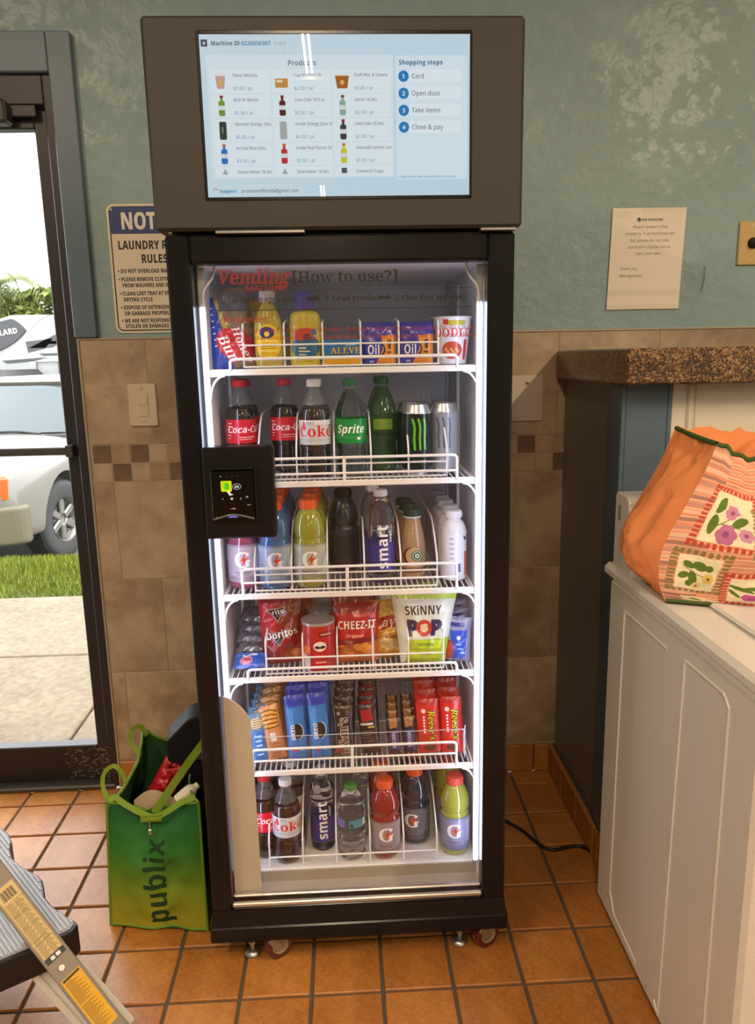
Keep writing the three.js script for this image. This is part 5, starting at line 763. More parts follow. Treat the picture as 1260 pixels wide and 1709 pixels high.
  row('peanut_butter_cup_pack', 'bright red peanut butter candy pack in the right red row', 0.052, 0.140, 0.018, re, 0.238, 0.652, 4, 0.05, [-0.08, -0.08, -0.02], 'red peanut butter packs', 90);
}

// ---------------------------------------------------------------- half wall with its bar top, at the right
{
  const hw = struct('wall_half', box(0.68, 2.69, 0, 1.318, 0.001, 0.5, 0.002), phys(lin(0.25, 0.235, 0.205), 0.42));
  struct('trim_2', [box(0.669, 0.68, 0.0985, 1.317, 0.428, 0.513, 0.002), box(0.68, 0.793, 0.0, 1.317, 0.5, 0.513, 0.002), box(0.782, 0.793, 0, 1.317, 0.5, 0.516, 0.002)], blueTrim);
  const cream = phys(lin(0.76, 0.72, 0.62), 0.45);
  const ap = thing('access_panel', 'cream panel with moulded edge under the granite ledge', 'panel', [0, 0, 0]);
  obj('panel_board', box(0.794, 2.60, 0.02, 1.316, 0.5005, 0.509, 0.002), cream, ap);
  obj('moulding', [box(0.832, 0.846, 0.02, 1.316, 0.508, 0.516, 0.004), box(0.852, 0.858, 0.02, 1.316, 0.508, 0.513, 0.002)], cream, ap);
  const gN = noise2(91), graniteT = dataTex(512, (u, v) => {
    const a = fbm(gN, u * 5, v * 5, 5, 3), b = fbm(N1, u * 90, v * 90, 90, 2), c = fbm(N2, u * 52 + 9, v * 52, 52, 2);
    let k = lerp3([70, 52, 40], [128, 98, 68], Math.min(1, Math.max(0, (a - 0.3) * 2.4))); if (b > 0.6) k = lerp3(k, [186, 150, 104], 0.75); if (b < 0.36) k = lerp3(k, [34, 27, 26], 0.8); if (c > 0.66) k = lerp3(k, [96, 60, 44], 0.7); return k;
  }, true, 1 / 0.3);
  const granite = new THREE.MeshPhysicalMaterial({ map: graniteT, roughness: 0.28, clearcoat: 0.4, clearcoatRoughness: 0.2 });
  const lg = thing('countertop', 'brown speckled stone-look bar ledge on top of the half wall', 'countertop', [0, 0, 0]);
  obj('slab', box(0.650, 2.685, 1.3185, 1.401, 0.003, 0.590, 0.004), granite, lg);
}
{ // washing machine
  const enamel = phys(lin(0.74, 0.72, 0.69), 0.32, { clearcoat: 0.4, clearcoatRoughness: 0.15 }), seam = phys(lin(0.60, 0.58, 0.56), 0.4);
  const t = thing('washing_machine', 'white top-loading washing machine under the orange bag', 'washing machine', [0, 0, 0]);
  const X = 0.615;
  obj('cabinet', box(X, 1.302, 0.022, 0.872, 0.636, 1.300, 0.008), enamel, t);
  obj('kick', box(X + 0.02, 1.29, 0.003, 0.03, 0.65, 1.285, 0.002), std(lin(0.05, 0.05, 0.05), 0.7), t);
  const bead = (p) => rod(p, 0.0035, 8), x = X + 0.0008;
  obj('pressed_bead', [bead([V(x, 0.822, 0.735), V(x, 0.10, 0.728), V(x, 0.060, 0.760), V(x, 0.050, 0.900)]), bead([V(x, 0.822, 0.735), V(x, 0.822, 0.96)]), bead([V(x, 0.05, 1.0), V(x, 0.035, 1.022), V(x, 0.83, 1.040), V(x, 0.832, 1.185), V(x, 0.815, 1.205), V(x, 0.06, 1.205)])], enamel, t);
  each('screw', [cyl(V(X - 0.001, 0.055, 0.668), V(X + 0.004, 0.055, 0.668), 0.004, 10), cyl(V(X - 0.001, 0.045, 0.96), V(X + 0.004, 0.045, 0.96), 0.004, 10)], steel, t);
  obj('top', box(X - 0.010, 1.312, 0.8735, 0.9055, 0.612, 1.322, 0.010), enamel, t);
  obj('lid', box(X + 0.075, 1.235, 0.9055, 0.916, 0.795, 1.29, 0.005), enamel, t);
  const c = new THREE.Shape(); c.moveTo(-0.640, 0.905); c.lineTo(-0.640, 1.066); c.quadraticCurveTo(-0.640, 1.077, -0.652, 1.077); c.lineTo(-0.700, 1.075); c.quadraticCurveTo(-0.712, 1.074, -0.716, 1.064); c.lineTo(-0.752, 0.905); c.closePath();
  const g = new THREE.ExtrudeGeometry(c, { depth: 0.67, bevelEnabled: true, bevelSize: 0.003, bevelThickness: 0.004, bevelSegments: 2 }); g.rotateY(Math.PI / 2); g.translate(X + 0.008, 0, 0);
  obj('console', g, enamel, t); obj('console_end', box(X + 0.001, X + 0.004, 1.018, 1.052, 0.665, 0.676, 0.001), std(lin(0.24, 0.22, 0.2), 0.5), t);
  for (const k of [0.30, 0.48]) obj('dial', cyl(V(X + k, 0.990, 0.722), V(X + k, 0.997, 0.760), 0.026, 24, 0.022), seam, t);
}
{ // quilted tote slumped on the washer
  const W = 1024, H = 900;
  const quilt = art(W, H, (x) => { // patchwork: striped ground, framed flower squares
    x.fillStyle = '#e79a7c'; x.fillRect(0, 0, W, H); const r = rng(12);
    for (let k = 0; k < 90; k++) { x.fillStyle = ['#efb196', '#dd8466', '#f4c8ac', '#cfa08e'][k % 4]; x.fillRect(0, k * 10, W, 4 + r() * 3); }
    for (let k = 0; k < 26; k++) { x.fillStyle = ['#c98f80', '#e7b8a2', '#a9786c'][k % 3]; x.fillRect(0, 10 + k * 34, 120, 18); }
    const patch = (cx, cy, w, h, rot, edge, f) => { x.save(); x.translate(cx, cy); x.rotate(rot); x.fillStyle = edge; for (let i = -w / 2 - 26; i < w / 2 + 20; i += 20) { x.fillRect(i, -h / 2 - 28, 12, 24); x.fillRect(i, h / 2 + 4, 12, 24); } for (let i = -h / 2 - 20; i < h / 2 + 20; i += 20) { x.fillRect(-w / 2 - 28, i, 24, 12); x.fillRect(w / 2 + 4, i, 24, 12); } x.fillStyle = '#f4e6c6'; x.fillRect(-w / 2, -h / 2, w, h); x.fillStyle = 'rgba(200,176,132,0.5)'; for (let i = 0; i < 120; i++) x.fillRect(-w / 2 + r() * w, -h / 2 + r() * h, 14, 2); f(); x.restore(); };
    const leafE = (a, b, w, h, t) => { x.save(); x.translate(a, b); x.rotate(t); x.fillStyle = '#5f7a2a'; x.beginPath(); x.ellipse(0, 0, w, h, 0, 0, 7); x.fill(); x.restore(); };
    const bloom = (a, b, s, c) => { x.fillStyle = c; for (let k = 0; k < 6; k++) { x.beginPath(); x.ellipse(a + Math.cos(k * 1.047) * s * 0.55, b + Math.sin(k * 1.047) * s * 0.5, s * 0.5, s * 0.42, 0, 0, 7); x.fill(); } x.fillStyle = '#9a4f7c'; x.beginPath(); x.arc(a, b, s * 0.3, 0, 7); x.fill(); };
    const stem = (p) => { x.strokeStyle = '#71863a'; x.lineWidth = 6; x.beginPath(); x.moveTo(p[0], p[1]); x.quadraticCurveTo(p[2], p[3], p[4], p[5]); x.stroke(); };
    const motif = (w, h, f) => () => { x.save(); x.scale(w / 300, h / 280); f(); x.restore(); };
    patch(182, 360, 165, 240, 0.10, '#c24a36', motif(165, 240, () => { stem([-90, 60, -20, 20, 60, -30]); stem([-60, 40, 10, 50, 80, 50]); leafE(-80, -60, 26, 56, 0.5); leafE(-100, 50, 26, 52, 0); leafE(70, 20, 50, 24, -0.5); bloom(0, -30, 50, '#c987ac'); bloom(0, 90, 60, '#bf6f9c'); bloom(110, 80, 40, '#cf92b4'); }));
    patch(112, 640, 120, 190, 0.08, '#8a7a4a', motif(120, 190, () => { stem([-110, -60, -20, 0, 90, 10]); leafE(-70, -70, 46, 24, 0.4); leafE(10, -70, 56, 32, 0.3); leafE(-90, 20, 42, 26, -0.4); leafE(-20, 30, 30, 58, -0.3); leafE(-40, 80, 30, 28, 0); leafE(80, -60, 30, 24, 0.6); bloom(90, 20, 44, '#e0c058'); bloom(20, 92, 38, '#e6cf84'); }));
    patch(282, 735, 130, 180, 0.04, '#c24a36', motif(130, 180, () => { leafE(-70, -50, 90, 18, 0.35); leafE(20, -60, 110, 16, -0.1); leafE(-110, 10, 60, 16, 0.9); bloom(-10, 50, 56, '#c9589c'); bloom(60, 40, 60, '#b84a90'); bloom(110, 70, 48, '#d070ac'); }));
    for (const [a, b] of [[345, 420], [520, 400], [700, 380], [880, 400], [470, 700], [650, 720], [830, 700]]) patch(a, b, 120, 190, 0.03, b > 500 ? '#c24a36' : '#9a8a5a', motif(120, 190, () => { bloom(-40, 0, 60, '#d9b25a'); leafE(60, 40, 50, 24, 0.4); leafE(-90, 80, 50, 24, -0.4); }));
    x.fillStyle = '#ead8b4'; x.beginPath(); x.moveTo(60, 800); x.lineTo(200, 850); x.lineTo(200, 890); x.lineTo(70, 880); x.fill(); leafE(110, 840, 24, 8, 0.5); bloom(150, 866, 16, '#c25a8c');
  });
  const quiltM = new THREE.MeshPhysicalMaterial({ map: quilt, roughness: 0.85, sheen: 0.4, sheenRoughness: 0.6, bumpMap: grain, bumpScale: 0.0006, side: THREE.DoubleSide });
  const orange = new THREE.MeshPhysicalMaterial({ color: lin(0.80, 0.265, 0.09), roughness: 0.8, sheen: 0.4, sheenRoughness: 0.6, bumpMap: grain, bumpScale: 0.0008, side: THREE.DoubleSide });
  const green = phys(lin(0.05, 0.10, 0.018), 0.8);
  const t = thing('tote_bag', 'orange patchwork tote with embroidered flower squares and green piping on the washer', 'bag', [0, 0, 0]);
  // front sheet: left edge runs bottom corner, belly, rim; the right edge mirrors it beyond the picture
  const cv = (...p) => new THREE.CatmullRomCurve3(p.map((q) => V(...q)), false, 'centripetal');
  const eL = cv([0.618, 0.909, 0.932], [0.606, 0.945, 0.928], [0.612, 1.008, 0.918], [0.655, 1.085, 0.905], [0.705, 1.155, 0.880], [0.742, 1.209, 0.850]);
  const eM = cv([0.765, 0.909, 0.995], [0.762, 0.945, 1.000], [0.770, 1.01, 0.995], [0.785, 1.07, 0.955], [0.800, 1.12, 0.915], [0.815, 1.174, 0.885]);
  const eR = cv([1.16, 0.918, 0.985], [1.17, 0.945, 0.980], [1.17, 1.01, 0.97], [1.15, 1.07, 0.94], [1.13, 1.12, 0.91], [1.12, 1.165, 0.885]);
  const ruf = (u) => (fbm(N2, u * 14 + 2, 4.5, 256, 2) - 0.5) * 0.035 * Math.min(1, u * 12);
  const crump = (p, u, v, k) => { const n = fbm(N1, u * 7 + k, v * 7 + k * 3, 256, 4) - 0.5; const d = Math.min(1, 6 * Math.min(u, 1 - u, v, 1 - v)); p.z += n * 0.060 * d; p.y += (fbm(N2, u * 9 + k, v * 5, 256, 3) - 0.5) * 0.014 * d; return p; };
  obj('front_panel', sheet(60, 48, (u, v) => { const a = eL.getPoint(v), b = eM.getPoint(v), c = eR.getPoint(v); const s = u < 0.3 ? V().lerpVectors(a, b, u / 0.3) : V().lerpVectors(b, c, (u - 0.3) / 0.7); s.z += 0.02 * Math.sin(Math.PI * u) * Math.sin(Math.PI * v); if (v > 0.8) s.y += ruf(u) * (v - 0.8) * 5; return crump(s, u, v, 3); }), quiltM, t);
  const bL = cv([0.640, 0.912, 0.800], [0.588, 0.965, 0.775], [0.585, 1.008, 0.765], [0.630, 1.09, 0.755], [0.680, 1.165, 0.735], [0.722, 1.228, 0.705]);
  obj('side_gusset', sheet(26, 48, (u, v) => { const p = V().lerpVectors(bL.getPoint(v), eL.getPoint(v), u); const f = Math.sin(Math.PI * u); p.x -= 0.020 * f * Math.sin(Math.PI * Math.min(1, v * 1.1)); const n = fbm(N1, u * 5 + 9, v * 8, 256, 4) - 0.5; p.x += n * 0.040 * f; p.z += n * 0.025 * f; return p; }), orange, t, 'plain orange side gusset');
  const bM = cv([0.90, 0.912, 0.800], [0.90, 0.98, 0.778], [0.90, 1.05, 0.765], [0.905, 1.11, 0.75], [0.905, 1.17, 0.735], [0.905, 1.222, 0.715]), bR = cv([1.16, 0.912, 0.79], [1.18, 0.98, 0.778], [1.18, 1.05, 0.77], [1.16, 1.11, 0.75], [1.15, 1.16, 0.735], [1.14, 1.21, 0.715]);
  obj('back_panel', sheet(40, 36, (u, v) => { const a = bL.getPoint(v), b = bM.getPoint(v), c = bR.getPoint(v); const p = u < 0.5 ? V().lerpVectors(a, b, u * 2) : V().lerpVectors(b, c, u * 2 - 1); if (v > 0.75) p.y += (fbm(N1, u * 16, 2.5, 256, 3) - 0.5) * 0.03 * (v - 0.75) * 4; return crump(p, u, v, 8); }), orange, t);
  obj('side_gusset', sheet(14, 24, (u, v) => { const p = V().lerpVectors(bR.getPoint(v), eR.getPoint(v), u); p.x += 0.02 * Math.sin(Math.PI * u); return p; }), orange, t);
  obj('bag_bottom', sheet(20, 10, (u, v) => { const a = V().lerpVectors(eL.getPoint(0), bL.getPoint(0), v), b = V().lerpVectors(eM.getPoint(0), bM.getPoint(0), v), c = V().lerpVectors(eR.getPoint(0), bR.getPoint(0), v); return u < 0.3 ? V().lerpVectors(a, b, u / 0.3) : V().lerpVectors(b, c, (u - 0.3) / 0.7); }), orange, t);
  const rimF = []; for (let i = 0; i <= 30; i++) { const u = i / 30, a = eL.getPoint(1), b = eM.getPoint(1), c = eR.getPoint(1), p = u < 0.3 ? V().lerpVectors(a, b, u / 0.3) : V().lerpVectors(b, c, (u - 0.3) / 0.7); p.y += ruf(u); rimF.push(p); }
  const rimS = []; for (let i = 0; i <= 10; i++) { const u = i / 10, p = V().lerpVectors(bL.getPoint(1), eL.getPoint(1), u); p.x -= 0.02 * Math.sin(Math.PI * u) * 0.2; rimS.push(p); }
  obj('piping', [tube(rimF, 0.0052, 90, 8), tube(rimS, 0.0052, 30, 8), tube([...Array(20)].map((_, i) => { const u = i / 19, a = eL.getPoint(0), b = eM.getPoint(0), c = eR.getPoint(0); const p = u < 0.3 ? V().lerpVectors(a, b, u / 0.3) : V().lerpVectors(b, c, (u - 0.3) / 0.7); p.y += 0.004; p.z += 0.003; return p; }), 0.0036, 60, 8)], green, t, 'dark green piping');
  obj('strap', [tube([V(0.98, 1.16, 0.895), V(0.99, 1.225, 0.86), V(1.04, 1.25, 0.82), V(1.10, 1.225, 0.84), V(1.12, 1.15, 0.89)], 0.008, 30, 8)], orange, t);
}
// ---------------------------------------------------------------- things on the wall
{
  const ivory = phys(lin(0.66, 0.56, 0.42), 0.35), off = phys(lin(0.62, 0.55, 0.47), 0.4);
  const s = thing('light_switch', 'ivory rocker light switch on the tiles between door and cooler', 'light switch', [-0.607, 1.264, 0.0003]);
  obj('plate', bev(0.084, 0.127, 0.007, 0.003, [0, 0, 0.0035]), ivory, s); obj('rocker', [bev(0.034, 0.067, 0.004, 0.0012, [0, 0, 0.0072]), bev(0.030, 0.030, 0.004, 0.001, [0, 0.015, 0.0092]).rotateX(-0.03)], ivory, s); each('screw', [cyl(V(0, -0.049, 0.006), V(0, -0.049, 0.0082), 0.0028, 10), cyl(V(0, 0.049, 0.006), V(0, 0.049, 0.0082), 0.0028, 10)], steel, s);
  const b = thing('wall_plate', 'white blank plate with one dark screw, between cooler and half wall', 'wall plate', [0.552, 1.259, 0.0003]);
  obj('plate', bev(0.116, 0.140, 0.006, 0.002, [0, 0, 0.003]), off, b); obj('screw', [cyl(V(0.008, 0.045, 0.005), V(0.008, 0.045, 0.0072), 0.0035, 10)], std(lin(0.05, 0.045, 0.04), 0.5, { metalness: 0.5 }), b); obj('bushing', [new THREE.TorusGeometry(0.0055, 0.0014, 6, 16).translate(0.008, 0.045, 0.0062)], steel, b);
  const o = thing('outlet_plate', 'yellowed ivory plate with a dark knob at the right edge', 'wall plate', [1.235, 1.7065, -0.0095]);
  obj('plate', bev(0.078, 0.127, 0.007, 0.003, [0, 0, 0.0035]), phys(lin(0.60, 0.42, 0.16), 0.35), o); obj('knob', [lathe([[0.016, 0], [0.016, 0.004], [0.011, 0.005], [0.010, 0.022], [0.0, 0.023]], 24).rotateX(Math.PI / 2).translate(0.004, 0, 0.006)], std(lin(0.03, 0.025, 0.02), 0.5), o); each('screw', [cyl(V(0, -0.049, 0.006), V(0, -0.049, 0.0082), 0.0028, 10), cyl(V(0, 0.049, 0.006), V(0, 0.049, 0.0082), 0.0028, 10)], steel, o);
  const sg = thing('notice_sign', 'blue and white laundry rules sign half hidden by the cooler', 'sign', [-0.543, 1.6565, -0.0085]);
  const map = art(720, 1024, (x, w, h) => {
    x.fillStyle = '#e6dccb'; x.beginPath(); x.roundRect(0, 0, w, h, 54); x.fill(); x.strokeStyle = '#1f2026'; x.lineWidth = 10; x.beginPath(); x.roundRect(22, 22, w - 44, h - 44, 42); x.stroke();
    x.fillStyle = '#2b3d7a'; x.beginPath(); x.roundRect(22, 22, w - 44, 210, [42, 42, 0, 0]); x.fill(); txt(x, 'NOTICE', w / 2, 132, '900 178px sans-serif', '#efe7d8', { sx: 0.78 });
    const k = '#1e1e22'; txt(x, 'LAUNDRY ROOM', w / 2, 320, '900 92px sans-serif', k, { sx: 0.80 }); txt(x, 'RULES', w / 2, 428, '900 92px sans-serif', k, { sx: 0.8 });
    const L = [['• DO NOT OVERLOAD MACHINES', 536], ['• PLEASE REMOVE CLOTHES', 602], ['   FROM WASHERS AND DRYERS', 650], ['• CLEAN LINT TRAY AT END OF', 716], ['   DRYING CYCLE', 764], ['• DISPOSE OF DETERGENT', 828], ['   OR GARBAGE PROPERLY', 876], ['• WE ARE NOT RESPONSIBLE FOR', 936], ['   STOLEN OR DAMAGED ITEMS', 980]];
    for (const [s2, y] of L) txt(x, s2, 54, y - 12, '900 42px sans-serif', k, { align: 'left', sx: 0.82 });
  });
  const rs = new THREE.Shape(); { const w = 0.127, h = 0.1805, r = 0.018; rs.moveTo(-w + r, -h); rs.lineTo(w - r, -h); rs.quadraticCurveTo(w, -h, w, -h + r); rs.lineTo(w, h - r); rs.quadraticCurveTo(w, h, w - r, h); rs.lineTo(-w + r, h); rs.quadraticCurveTo(-w, h, -w, h - r); rs.lineTo(-w, -h + r); rs.quadraticCurveTo(-w, -h, -w + r, -h); }
  obj('sign_plate', new THREE.ExtrudeGeometry(rs, { depth: 0.0015, bevelEnabled: false }), phys(lin(0.72, 0.66, 0.56), 0.4), sg);
  const fg = new THREE.ShapeGeometry(rs, 10), uv = fg.attributes.uv, ps = fg.attributes.position; for (let i = 0; i < uv.count; i++) uv.setXY(i, ps.getX(i) / 0.254 + 0.5, ps.getY(i) / 0.361 + 0.5); fg.translate(0, 0, 0.0018);
  obj('sign_print', fg, new THREE.MeshPhysicalMaterial({ map, roughness: 0.4 }), sg);
  each('screw', [cyl(V(-0.113, 0.166, 0.001), V(-0.113, 0.166, 0.0032), 0.003, 10), cyl(V(-0.113, -0.166, 0.001), V(-0.113, -0.166, 0.0032), 0.003, 10)], steel, sg);
  const pp = thing('paper_notice', 'white typed paper notice taped to the plaster wall', 'paper', [0.9165, 1.665, -0.0075]);
  const pm = art(816, 1056, (x, w, h) => {
    x.fillStyle = '#f2e9dc'; x.fillRect(0, 0, w, h); x.fillStyle = '#3a3a3c'; x.beginPath(); x.arc(296, 122, 22, 0, 7); x.fill(); x.strokeStyle = '#f2e9dc'; x.lineWidth = 5; x.beginPath(); x.arc(296, 122, 12, 0.4, 4); x.stroke(); txt(x, 'SUN OUTDOORS', 442, 122, '900 34px sans-serif', '#2f3032', { sx: 0.92 });
    const T = [['Please respect other', 195], ['residents, if all machines are', 265], ['full, please do not take', 335], ["someone's clothes out to", 402], ['start your own.', 470]]; for (const [s2, y] of T) txt(x, s2, 430, y, '41px sans-serif', '#55524f', { sx: 1.05 });
    txt(x, 'Thank you,', 120, 626, '41px sans-serif', '#55524f', { align: 'left' }); txt(x, 'Management', 120, 702, '41px sans-serif', '#4c4a48', { align: 'left', sx: 1.05 });
  });
  const paper = sheet(20, 26, (u, v) => V((u - 0.5) * 0.2225 - 0.008 * (0.5 - v), (v - 0.5) * 0.291, 0.0012 + 0.0016 * Math.sin(u * 5) * Math.sin(v * 4) + 0.0010 * (fbm(N1, u * 4, v * 4, 256, 3) - 0.5) + 0.0008));
  obj('sheet', paper, new THREE.MeshPhysicalMaterial({ map: pm, roughness: 0.75, side: THREE.DoubleSide }), pp);
  const tape = new THREE.MeshPhysicalMaterial({ color: lin(0.97, 0.96, 0.94), roughness: 0.04, transmission: 1, thickness: 0, side: THREE.DoubleSide });
  const strip = (a, b, y, s) => sheet(30, 3, (u, v) => V(a + (b - a) * u, y + (v - 0.5) * 0.018, 0.0045 + 0.0006 * Math.sin(u * s)));
  each('tape', [strip(-0.115, 0.115, -0.098, 60), strip(-0.118, -0.055, 0.127, 20), strip(-0.02, 0.115, 0.140, 30), strip(-0.115, 0.115, -0.142, 30)], tape, pp);
  const tp = thing('tape_patch', 'wrinkled patch of clear tape on the wall beside the paper', 'tape', [1.068, 1.610, -0.0085]);
  obj('tape', [sheet(14, 16, (u, v) => V((u - 0.5) * 0.060 + 0.003 * Math.sin(v * 6), (v - 0.5) * 0.092, 0.0008 + 0.0018 * (fbm(N2, u * 6, v * 6, 256, 3)) ))], tape, tp);
  obj('tape_edge', [tube([V(0.030, 0.034, 0.002), V(0.031, 0.01, 0.004), V(0.028, -0.02, 0.004), V(0.025, -0.040, 0.002)], 0.0010, 14, 5)], std(lin(0.12, 0.11, 0.09), 0.6), tp);
}
// ---------------------------------------------------------------- things on the floor
{ // green shopping bag
  const t = thing('shopping_bag', 'green reusable shopping bag with lime handles left of the cooler', 'bag', [0, 0, 0]);
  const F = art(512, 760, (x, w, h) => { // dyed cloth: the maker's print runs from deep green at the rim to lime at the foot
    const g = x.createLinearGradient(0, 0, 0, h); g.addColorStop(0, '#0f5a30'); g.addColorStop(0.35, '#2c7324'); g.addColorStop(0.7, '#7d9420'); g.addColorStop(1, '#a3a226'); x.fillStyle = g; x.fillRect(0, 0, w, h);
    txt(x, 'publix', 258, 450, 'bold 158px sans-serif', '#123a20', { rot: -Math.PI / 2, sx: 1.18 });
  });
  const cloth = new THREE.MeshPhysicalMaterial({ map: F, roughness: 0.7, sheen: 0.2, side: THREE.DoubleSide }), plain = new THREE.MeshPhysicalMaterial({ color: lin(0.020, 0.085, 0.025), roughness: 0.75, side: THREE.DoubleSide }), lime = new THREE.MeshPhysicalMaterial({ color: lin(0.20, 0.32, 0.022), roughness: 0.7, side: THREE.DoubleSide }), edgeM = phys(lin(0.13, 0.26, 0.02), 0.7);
  const wob = (u, v, k, a) => (fbm(N1, u * 3 + k, v * 4 + k, 256, 3) - 0.5) * a;
  const f0 = V(-0.626, 0.003, 0.643), f1 = V(-0.378, 0.003, 0.680), g0 = V(-0.602, 0.352, 0.655), g1 = V(-0.379, 0.352, 0.672), b0 = V(-0.620, 0.003, 0.44), b1 = V(-0.374, 0.003, 0.44), h0 = V(-0.560, 0.440, 0.455), h1 = V(-0.376, 0.420, 0.415);
  const bil = (a, b, c, d, u, v) => V().lerpVectors(V().lerpVectors(a, b, u), V().lerpVectors(c, d, u), v);
  const front = (u, v) => { const p = bil(f0, f1, g0, g1, u, v); const e = Math.sin(Math.PI * u); p.y -= 0.040 * v * v * v * e; p.z += 0.018 * e * Math.sin(Math.PI * v * 0.9) + wob(u, v, 2, 0.038) * e + (fbm(N2, u * 5 + v * 3, v * 6 - u * 2, 256, 2) - 0.5) * 0.012 * e + 0.010 * Math.max(0, 1 - Math.abs(u - 0.45 - 0.35 * (0.9 - v)) * 9) * v; p.z -= 0.05 * v * v * v * v * e; return p; };
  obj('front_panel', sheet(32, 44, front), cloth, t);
  const left = (u, v) => { const p = bil(b0, f0, h0, g0, u, v), e = Math.sin(Math.PI * u); p.x += 0.035 * e * v * v + wob(u, v, 6, 0.02) * e - 0.006 * e; p.y += 0.012 * Math.sin(u * 5) * v * v; return p; };
  obj('side_panel', sheet(20, 34, left), plain, t);
  const right = (u, v) => { const p = bil(f1, b1, g1, h1, u, v), e = Math.sin(Math.PI * u); p.x -= 0.045 * e * v * v + wob(u, v, 9, 0.012) * e; p.y -= 0.03 * e * v * v; return p; };
  obj('side_panel', sheet(20, 34, right), plain, t);
  const back = (u, v) => { const p = bil(b1, b0, h1, h0, u, v), e = Math.sin(Math.PI * u); p.y -= 0.045 * e * v * v * v; p.z += wob(u, v, 4, 0.02) * e; return p; };
  obj('back_panel', sheet(24, 30, back), plain, t);
  obj('bag_bottom', sheet(2, 2, (u, v) => bil(f0, f1, b0, b1, u, v).add(V(0, 0.002, 0))), plain, t);
  const edge = (fn, u) => [...Array(14)].map((_, i) => fn(u, i / 13)), rim = (fn) => [...Array(16)].map((_, i) => fn(i / 15, 1));
  obj('binding', [tube(edge(front, 0), 0.0035, 40, 6), tube(edge(front, 1), 0.0035, 40, 6), tube(rim(front), 0.0032, 40, 6), tube(rim(left), 0.0040, 40, 6), tube(rim(right), 0.003, 40, 6), tube(rim(back), 0.0036, 40, 6), tube([...Array(14)].map((_, i) => front(i / 13, 0).add(V(0, 0.004, 0))), 0.0035, 40, 6), tube(edge(left, 0), 0.003, 40, 6)], edgeM, t);
  const ribbon = (pts, w, nrm) => { const c = new THREE.CatmullRomCurve3(pts.map((p) => V(...p))), N = 40; return sheet(2, N, (u, v) => { const p = c.getPoint(v), d = c.getTangent(v), s = V().crossVectors(d, V(...nrm)).normalize(); return p.addScaledVector(s, (u - 0.5) * w); }); };
  obj('handle', ribbon([[-0.598, 0.348, 0.650], [-0.590, 0.358, 0.642], [-0.560, 0.340, 0.648], [-0.525, 0.322, 0.655], [-0.490, 0.312, 0.662], [-0.455, 0.326, 0.658], [-0.425, 0.342, 0.652], [-0.390, 0.356, 0.655]], 0.014, [0.1, 0.6, 0.8]), lime, t);
  obj('handle', ribbon([[-0.492, 0.316, 0.652], [-0.470, 0.345, 0.632], [-0.442, 0.378, 0.604], [-0.412, 0.412, 0.572], [-0.385, 0.440, 0.545], [-0.368, 0.46, 0.52]], 0.020, [0.5, 0.4, 0.75]), lime, t);
  obj('handle', ribbon([[-0.600, 0.346, 0.645], [-0.622, 0.378, 0.615], [-0.618, 0.402, 0.598], [-0.600, 0.410, 0.588], [-0.582, 0.396, 0.592], [-0.570, 0.372, 0.60]], 0.011, [0.6, 0.3, 0.7]), lime, t);
  obj('handle', ribbon([[-0.548, 0.405, 0.535], [-0.574, 0.438, 0.515], [-0.574, 0.460, 0.498], [-0.558, 0.460, 0.482], [-0.545, 0.43, 0.475]], 0.012, [0.5, 0.3, 0.8]), lime, t);
  obj('tab', [bev(0.052, 0.020, 0.003, 0.001, [-0.498, 0.310, 0.662])], lime, t);
  obj('zip_pull', [cyl(V(-0.500, 0.306, 0.668), V(-0.500, 0.285, 0.672), 0.0022, 8), bev(0.008, 0.014, 0.003, 0.001, [-0.500, 0.280, 0.673])], steel, t);
  const kase = thing('tool_case', 'black hard plastic case standing in the green shopping bag', 'case', [-0.425, 0.02, 0.505], 0.15);
  const ks = new THREE.Shape(); ks.moveTo(-0.040, 0); ks.lineTo(-0.052, 0.415); ks.quadraticCurveTo(-0.052, 0.43, -0.042, 0.438); ks.lineTo(0.000, 0.478); ks.quadraticCurveTo(0.01, 0.486, 0.024, 0.486); ks.lineTo(0.050, 0.486); ks.lineTo(0.046, 0); ks.closePath();
  const kg = new THREE.ExtrudeGeometry(ks, { depth: 0.075, bevelEnabled: true, bevelSize: 0.006, bevelThickness: 0.006, bevelSegments: 3 }); kg.translate(0, 0, -0.0375);
  obj('case_shell', kg, phys(lin(0.008, 0.008, 0.011), 0.6, { specularIntensity: 0.45 }), kase); obj('latch', bev(0.022, 0.04, 0.01, 0.003, [0.024, 0.395, 0.047]), phys(lin(0.06, 0.055, 0.08), 0.4), kase);
  const red = thing('red_pouch', 'shiny red pouch lying in the green shopping bag', 'pouch', [-0.512, 0.285, 0.555], 0.2);
  const rg = pillow(0.075, 0.125, 0.04, { seed: 99, wrinkle: 0.25 }); rg.rotateZ(-0.55); obj('pouch_body', rg, phys(lin(0.42, 0.012, 0.018), 0.25, { clearcoat: 0.6 }), red); obj('tab', bev(0.03, 0.006, 0.003, 0.001, [0.045, 0.095, 0.02]), phys(lin(0.55, 0.05, 0.05), 0.3), red);
  const pk = thing('cardboard_sheet', 'bent tan cardboard inside the front of the green shopping bag', 'cardboard', [-0.492, 0.22, 0.606], 0.12);
  obj('sheet', sheet(16, 8, (u, v) => V((u - 0.5) * 0.125, v * (0.095 + 0.03 * Math.sin(Math.PI * Math.min(1, u * 1.3))) + 0.002, 0.012 * Math.sin(Math.PI * u) - 0.02 * v)), std(lin(0.58, 0.44, 0.29), 0.8, { side: THREE.DoubleSide }), pk);
  const wc = thing('white_bottle', 'small white bottle lying at the right rim of the green bag', 'bottle', [-0.425, 0.322, 0.618]);
